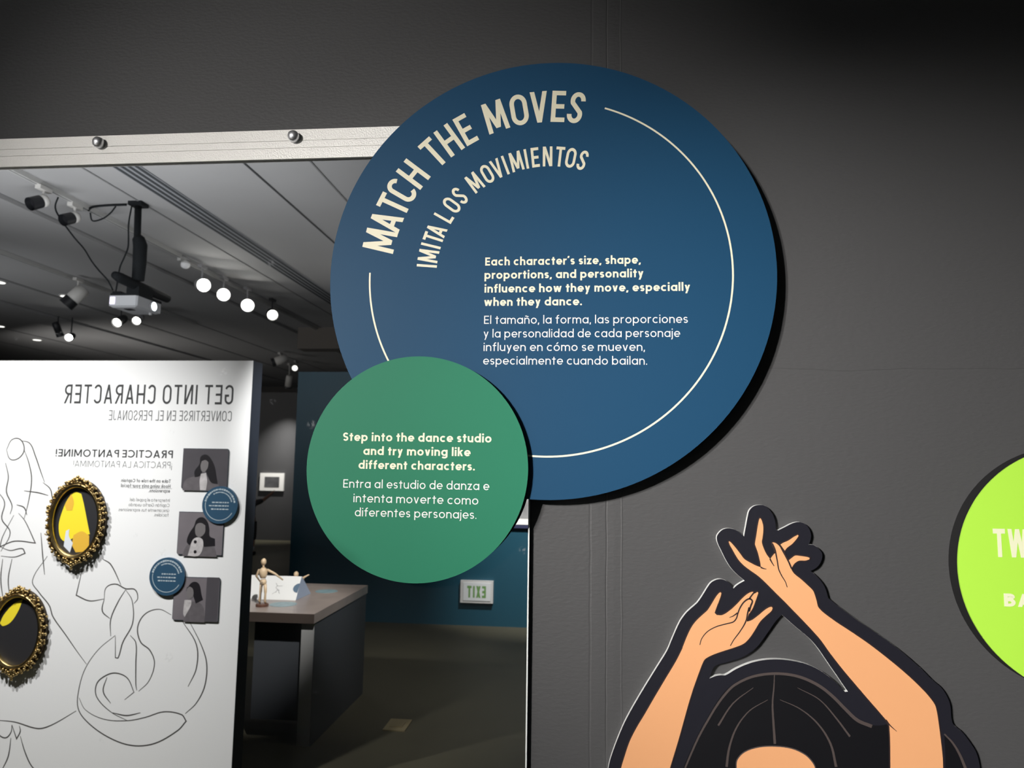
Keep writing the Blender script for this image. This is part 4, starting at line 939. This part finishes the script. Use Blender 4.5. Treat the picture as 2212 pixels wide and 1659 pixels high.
track_head((-5.66, -7.25, 3.38), (-5.0, -5.0, 2.2), 'grey spotlight tucked under the projector beside the dark one', M_HEADG, M_L_MID, .05)
track_head((-7.18, -7.8, 3.36), (-6.6, -9.5, .0), 'tiny bright bare spotlight, upper of a touching pair on the dark ceiling', M_SNOOT, M_L_BRIGHT, .045, box=False, watts=160, cone=70)
track_head((-7.05, -7.9, 3.27), (-5.0, -3.0, 1.6), 'tiny bright bare spotlight, lower of a touching pair on the dark ceiling', M_SNOOT, M_L_BRIGHT, .045, box=False)
track_head((-5.53, -11.3, 3.43), (-6.3, -11.0, 3.1), 'pale spotlight hanging above the white panel corner', M_HEADW, M_OFF, .075, .22, .06)
track_head((-5.66, -12.35, 3.43), (-5.0, -9.6, 2.9), 'grey spotlight with a bright ringed lens over the dark wall', M_HEADG, M_L_SOFT, .055, .18, .05)
track_head((-5.95, -12.75, 3.2), (-6.45, -13.5, 1.3), 'beige spotlight low over the top of the charcoal wall', M_HEADW, M_OFF, .07, .22, .04, watts=480, cone=60)

for (x, y), lab in (((-9.25, -10.02), 'lit recessed ceiling light farthest up the dark ceiling'), ((-8.9, -8.8), 'lit recessed ceiling light at the cropped picture edge'), ((-6.68, -6.17), 'lit recessed ceiling light at the cropped edge, above the others'), ((-6.39, -6.88), 'small bright round ceiling light beside the grey tube spotlight')):
    t = thing('recessed_downlight', (x, y, HT), lab, 'ceiling light', 'recessed lights in the ceiling')
    MB().tube([(x, y, HT), (x, y, HT - .012)], [.085, .08], 24).build('trim_ring', M_TRACK, t)
    MB().tube([(x, y, HT - .012), (x, y, HT - .014)], .062, 24).build('lens', M_L_SOFT, t)
t = thing('smoke_detector', (-3.99, -5.37, HT), 'round white detector on the ceiling at the end of the short track', 'detector')
MB().tube([(-3.99, -5.37, HT - .036), (-3.99, -5.37, HT - .05)], [.042, .042], 20).build('base', M_TRACK, t)
b = MB(); b.ball((-3.99, -5.37, HT - .06), (.045, .045, .04), 16, 10); b.build('dome', mat('glowing_white_plastic', (.75, .75, .77), rough=.3, emit=(1, 1, 1), estr=.12), t, True)  # plastic dome given a faint glow to look brighter; it is no lamp

t = thing('slot_diffuser', (-3.145, -8, HT), 'long four-slot air vent running along the grey ceiling', 'air vent')
MB().box(-3.245, -3.045, -16.5, -1.6, HT - .008, HT).build('vent_frame', mat('grey_vent_metal', (.26, .27, .29), rough=.9, spec=.1), t)
for i in range(4):
    x = -3.222 + i * .0515
    MB().box(x - .013, x + .013, -16.5, -1.6, HT - .010, HT - .008).build('vent_slot', M_VENTSLOT, t)

# projector on its ceiling pole
M_PJ = mat('projector_shell', (.42, .43, .45), rough=.45)
M_PJBLK = mat('mount_black', (.004, .0055, .007), rough=.8, spec=.2)
t = thing('ceiling_projector', (-3.50, -3.81, HT), 'white projector hanging from a black ceiling pole, lens glowing', 'projector')
MB().box(-3.555, -3.445, -3.86, -3.76, HT - .03, HT).build('ceiling_plate', M_PJBLK, t)
MB().tube([(-3.50, -3.81, HT - .03), (-3.475, -3.81, 3.0)], .026, 16).build('pole', M_PJBLK, t, True)
MB().tube([(-3.485, -3.81, 3.33), (-3.478, -3.81, 3.31), (-3.46, -3.81, 3.26), (-3.455, -3.81, 3.12), (-3.458, -3.81, 2.98)], [.03, .045, .052, .05, .045], 16).build('cable_sleeve', M_PJBLK, t, True)
MB().tube([(-3.525, -3.62, 2.975), (-3.52, -3.68, 2.968), (-3.50, -3.9, 2.95), (-3.475, -4.25, 2.935)], [.028, .04, .04, .034], 14).build('cross_arm', M_PJBLK, t, True)
br = MB(); br.box(-3.69, -3.455, -4.14, -3.83, 2.862, 2.885); br.box(-3.56, -3.46, -4.02, -3.83, 2.885, 2.94); br.box(-3.69, -3.62, -3.95, -3.85, 2.885, 2.905); br.build('bracket', M_PJBLK, t)
sh_ = MB()
x0, x1, y0, y1, z0, z1 = -3.69, -3.455, -4.13, -3.81, 2.772, 2.862; e = .012
sh_.add([(x0 + e, y1, z0 + e), (x1 - e, y1, z0 + e), (x1, y1 - e, z0 + e), (x1, y0, z0 + e), (x0, y0, z0 + e), (x0, y1 - e, z0 + e),
         (x0 + e, y1, z1), (x1 - e, y1, z1), (x1, y1 - e, z1), (x1, y0, z1), (x0, y0, z1), (x0, y1 - e, z1),
         (x0 + 2*e, y1 - 2*e, z0), (x1 - 2*e, y1 - 2*e, z0), (x1 - 2*e, y0 + 2*e, z0), (x0 + 2*e, y0 + 2*e, z0)],
        [(0, 1, 7, 6), (1, 2, 8, 7), (2, 3, 9, 8), (3, 4, 10, 9), (4, 5, 11, 10), (5, 0, 6, 11), (6, 7, 8, 9, 10, 11), (12, 13, 14, 15), (0, 1, 13, 12), (1, 2, 13), (2, 3, 14, 13), (3, 4, 15, 14), (4, 5, 12, 15), (5, 0, 12)])
sh_.build('shell', M_PJ, t)
ln = MB(); ln.tube([(-3.455, -4.015, 2.818), (-3.440, -4.015, 2.818)], [.040, .038], 24); ring = ln.build('lens_ring', M_HEADG, t)
MB().tube([(-3.440, -4.015, 2.818), (-3.438, -4.015, 2.818)], .034, 24).build('lens', lens_mat('projector_beam', 6, (.85, .95, 1)), ring)
MB().box(-3.675, -3.635, -3.812, -3.807, 2.795, 2.85).build('vent_glow', lens_mat('violet_vent_light', 1.6, (.75, .6, 1)), t)
MB().tube([(-3.49, -4.05, 2.772), (-3.49, -4.05, 2.755)], .012, 10).build('foot', M_HEADG, t)
MB().box(-3.60, -3.54, -3.93, -3.87, 2.768, 2.772).build('grille', M_SNOOT, t)


def cable(name, pts, lab, r=.006):
    P3 = [Vector(p) for p in pts]; out = []
    for i in range(len(P3) - 1):
        a = P3[max(i - 1, 0)]; b = P3[i]; c = P3[i + 1]; d = P3[min(i + 2, len(P3) - 1)]
        for k in range(6):
            u = k / 6; out.append(.5 * ((2 * b) + (c - a) * u + (2*a - 5*b + 4*c - d) * u*u + (3*b - a - 3*c + d) * u**3))
    out.append(P3[-1])
    tag(MB().tube(out, r, 8).build(name, M_PJBLK, None, True), lab, 'cable', 'cables around the projector')


cable('sagging_cable', [(-3.965, -3.54, 3.555), (-4.02, -3.60, 3.47), (-4.06, -3.85, 3.36), (-3.95, -3.84, 3.25), (-3.86, -3.82, 3.14), (-3.78, -3.80, 3.06), (-3.70, -3.80, 2.98), (-3.665, -3.82, 2.905)], 'thin black cable sagging from the short track down to the projector')
cable('ceiling_conduit', [(-3.945, -3.85, 3.56), (-3.90, -3.84, 3.585), (-3.75, -3.82, 3.588), (-3.60, -3.81, 3.585)], 'dark cable run flat along the ceiling from the track to the projector pole', .009)
cable('looped_cable', [(-3.955, -3.89, 3.555), (-3.93, -3.89, 3.49), (-3.82, -3.85, 3.49), (-3.74, -3.83, 3.53), (-3.70, -3.83, 3.583)], 'short black cable looping up to the ceiling beside the projector pole')
cable('pole_cable', [(-3.54, -3.79, 3.57), (-3.555, -3.79, 3.42), (-3.545, -3.79, 3.25), (-3.57, -3.79, 3.16), (-3.60, -3.79, 3.08), (-3.61, -3.79, 2.98), (-3.64, -3.82, 2.90)], 'black cable hanging down beside the projector pole')
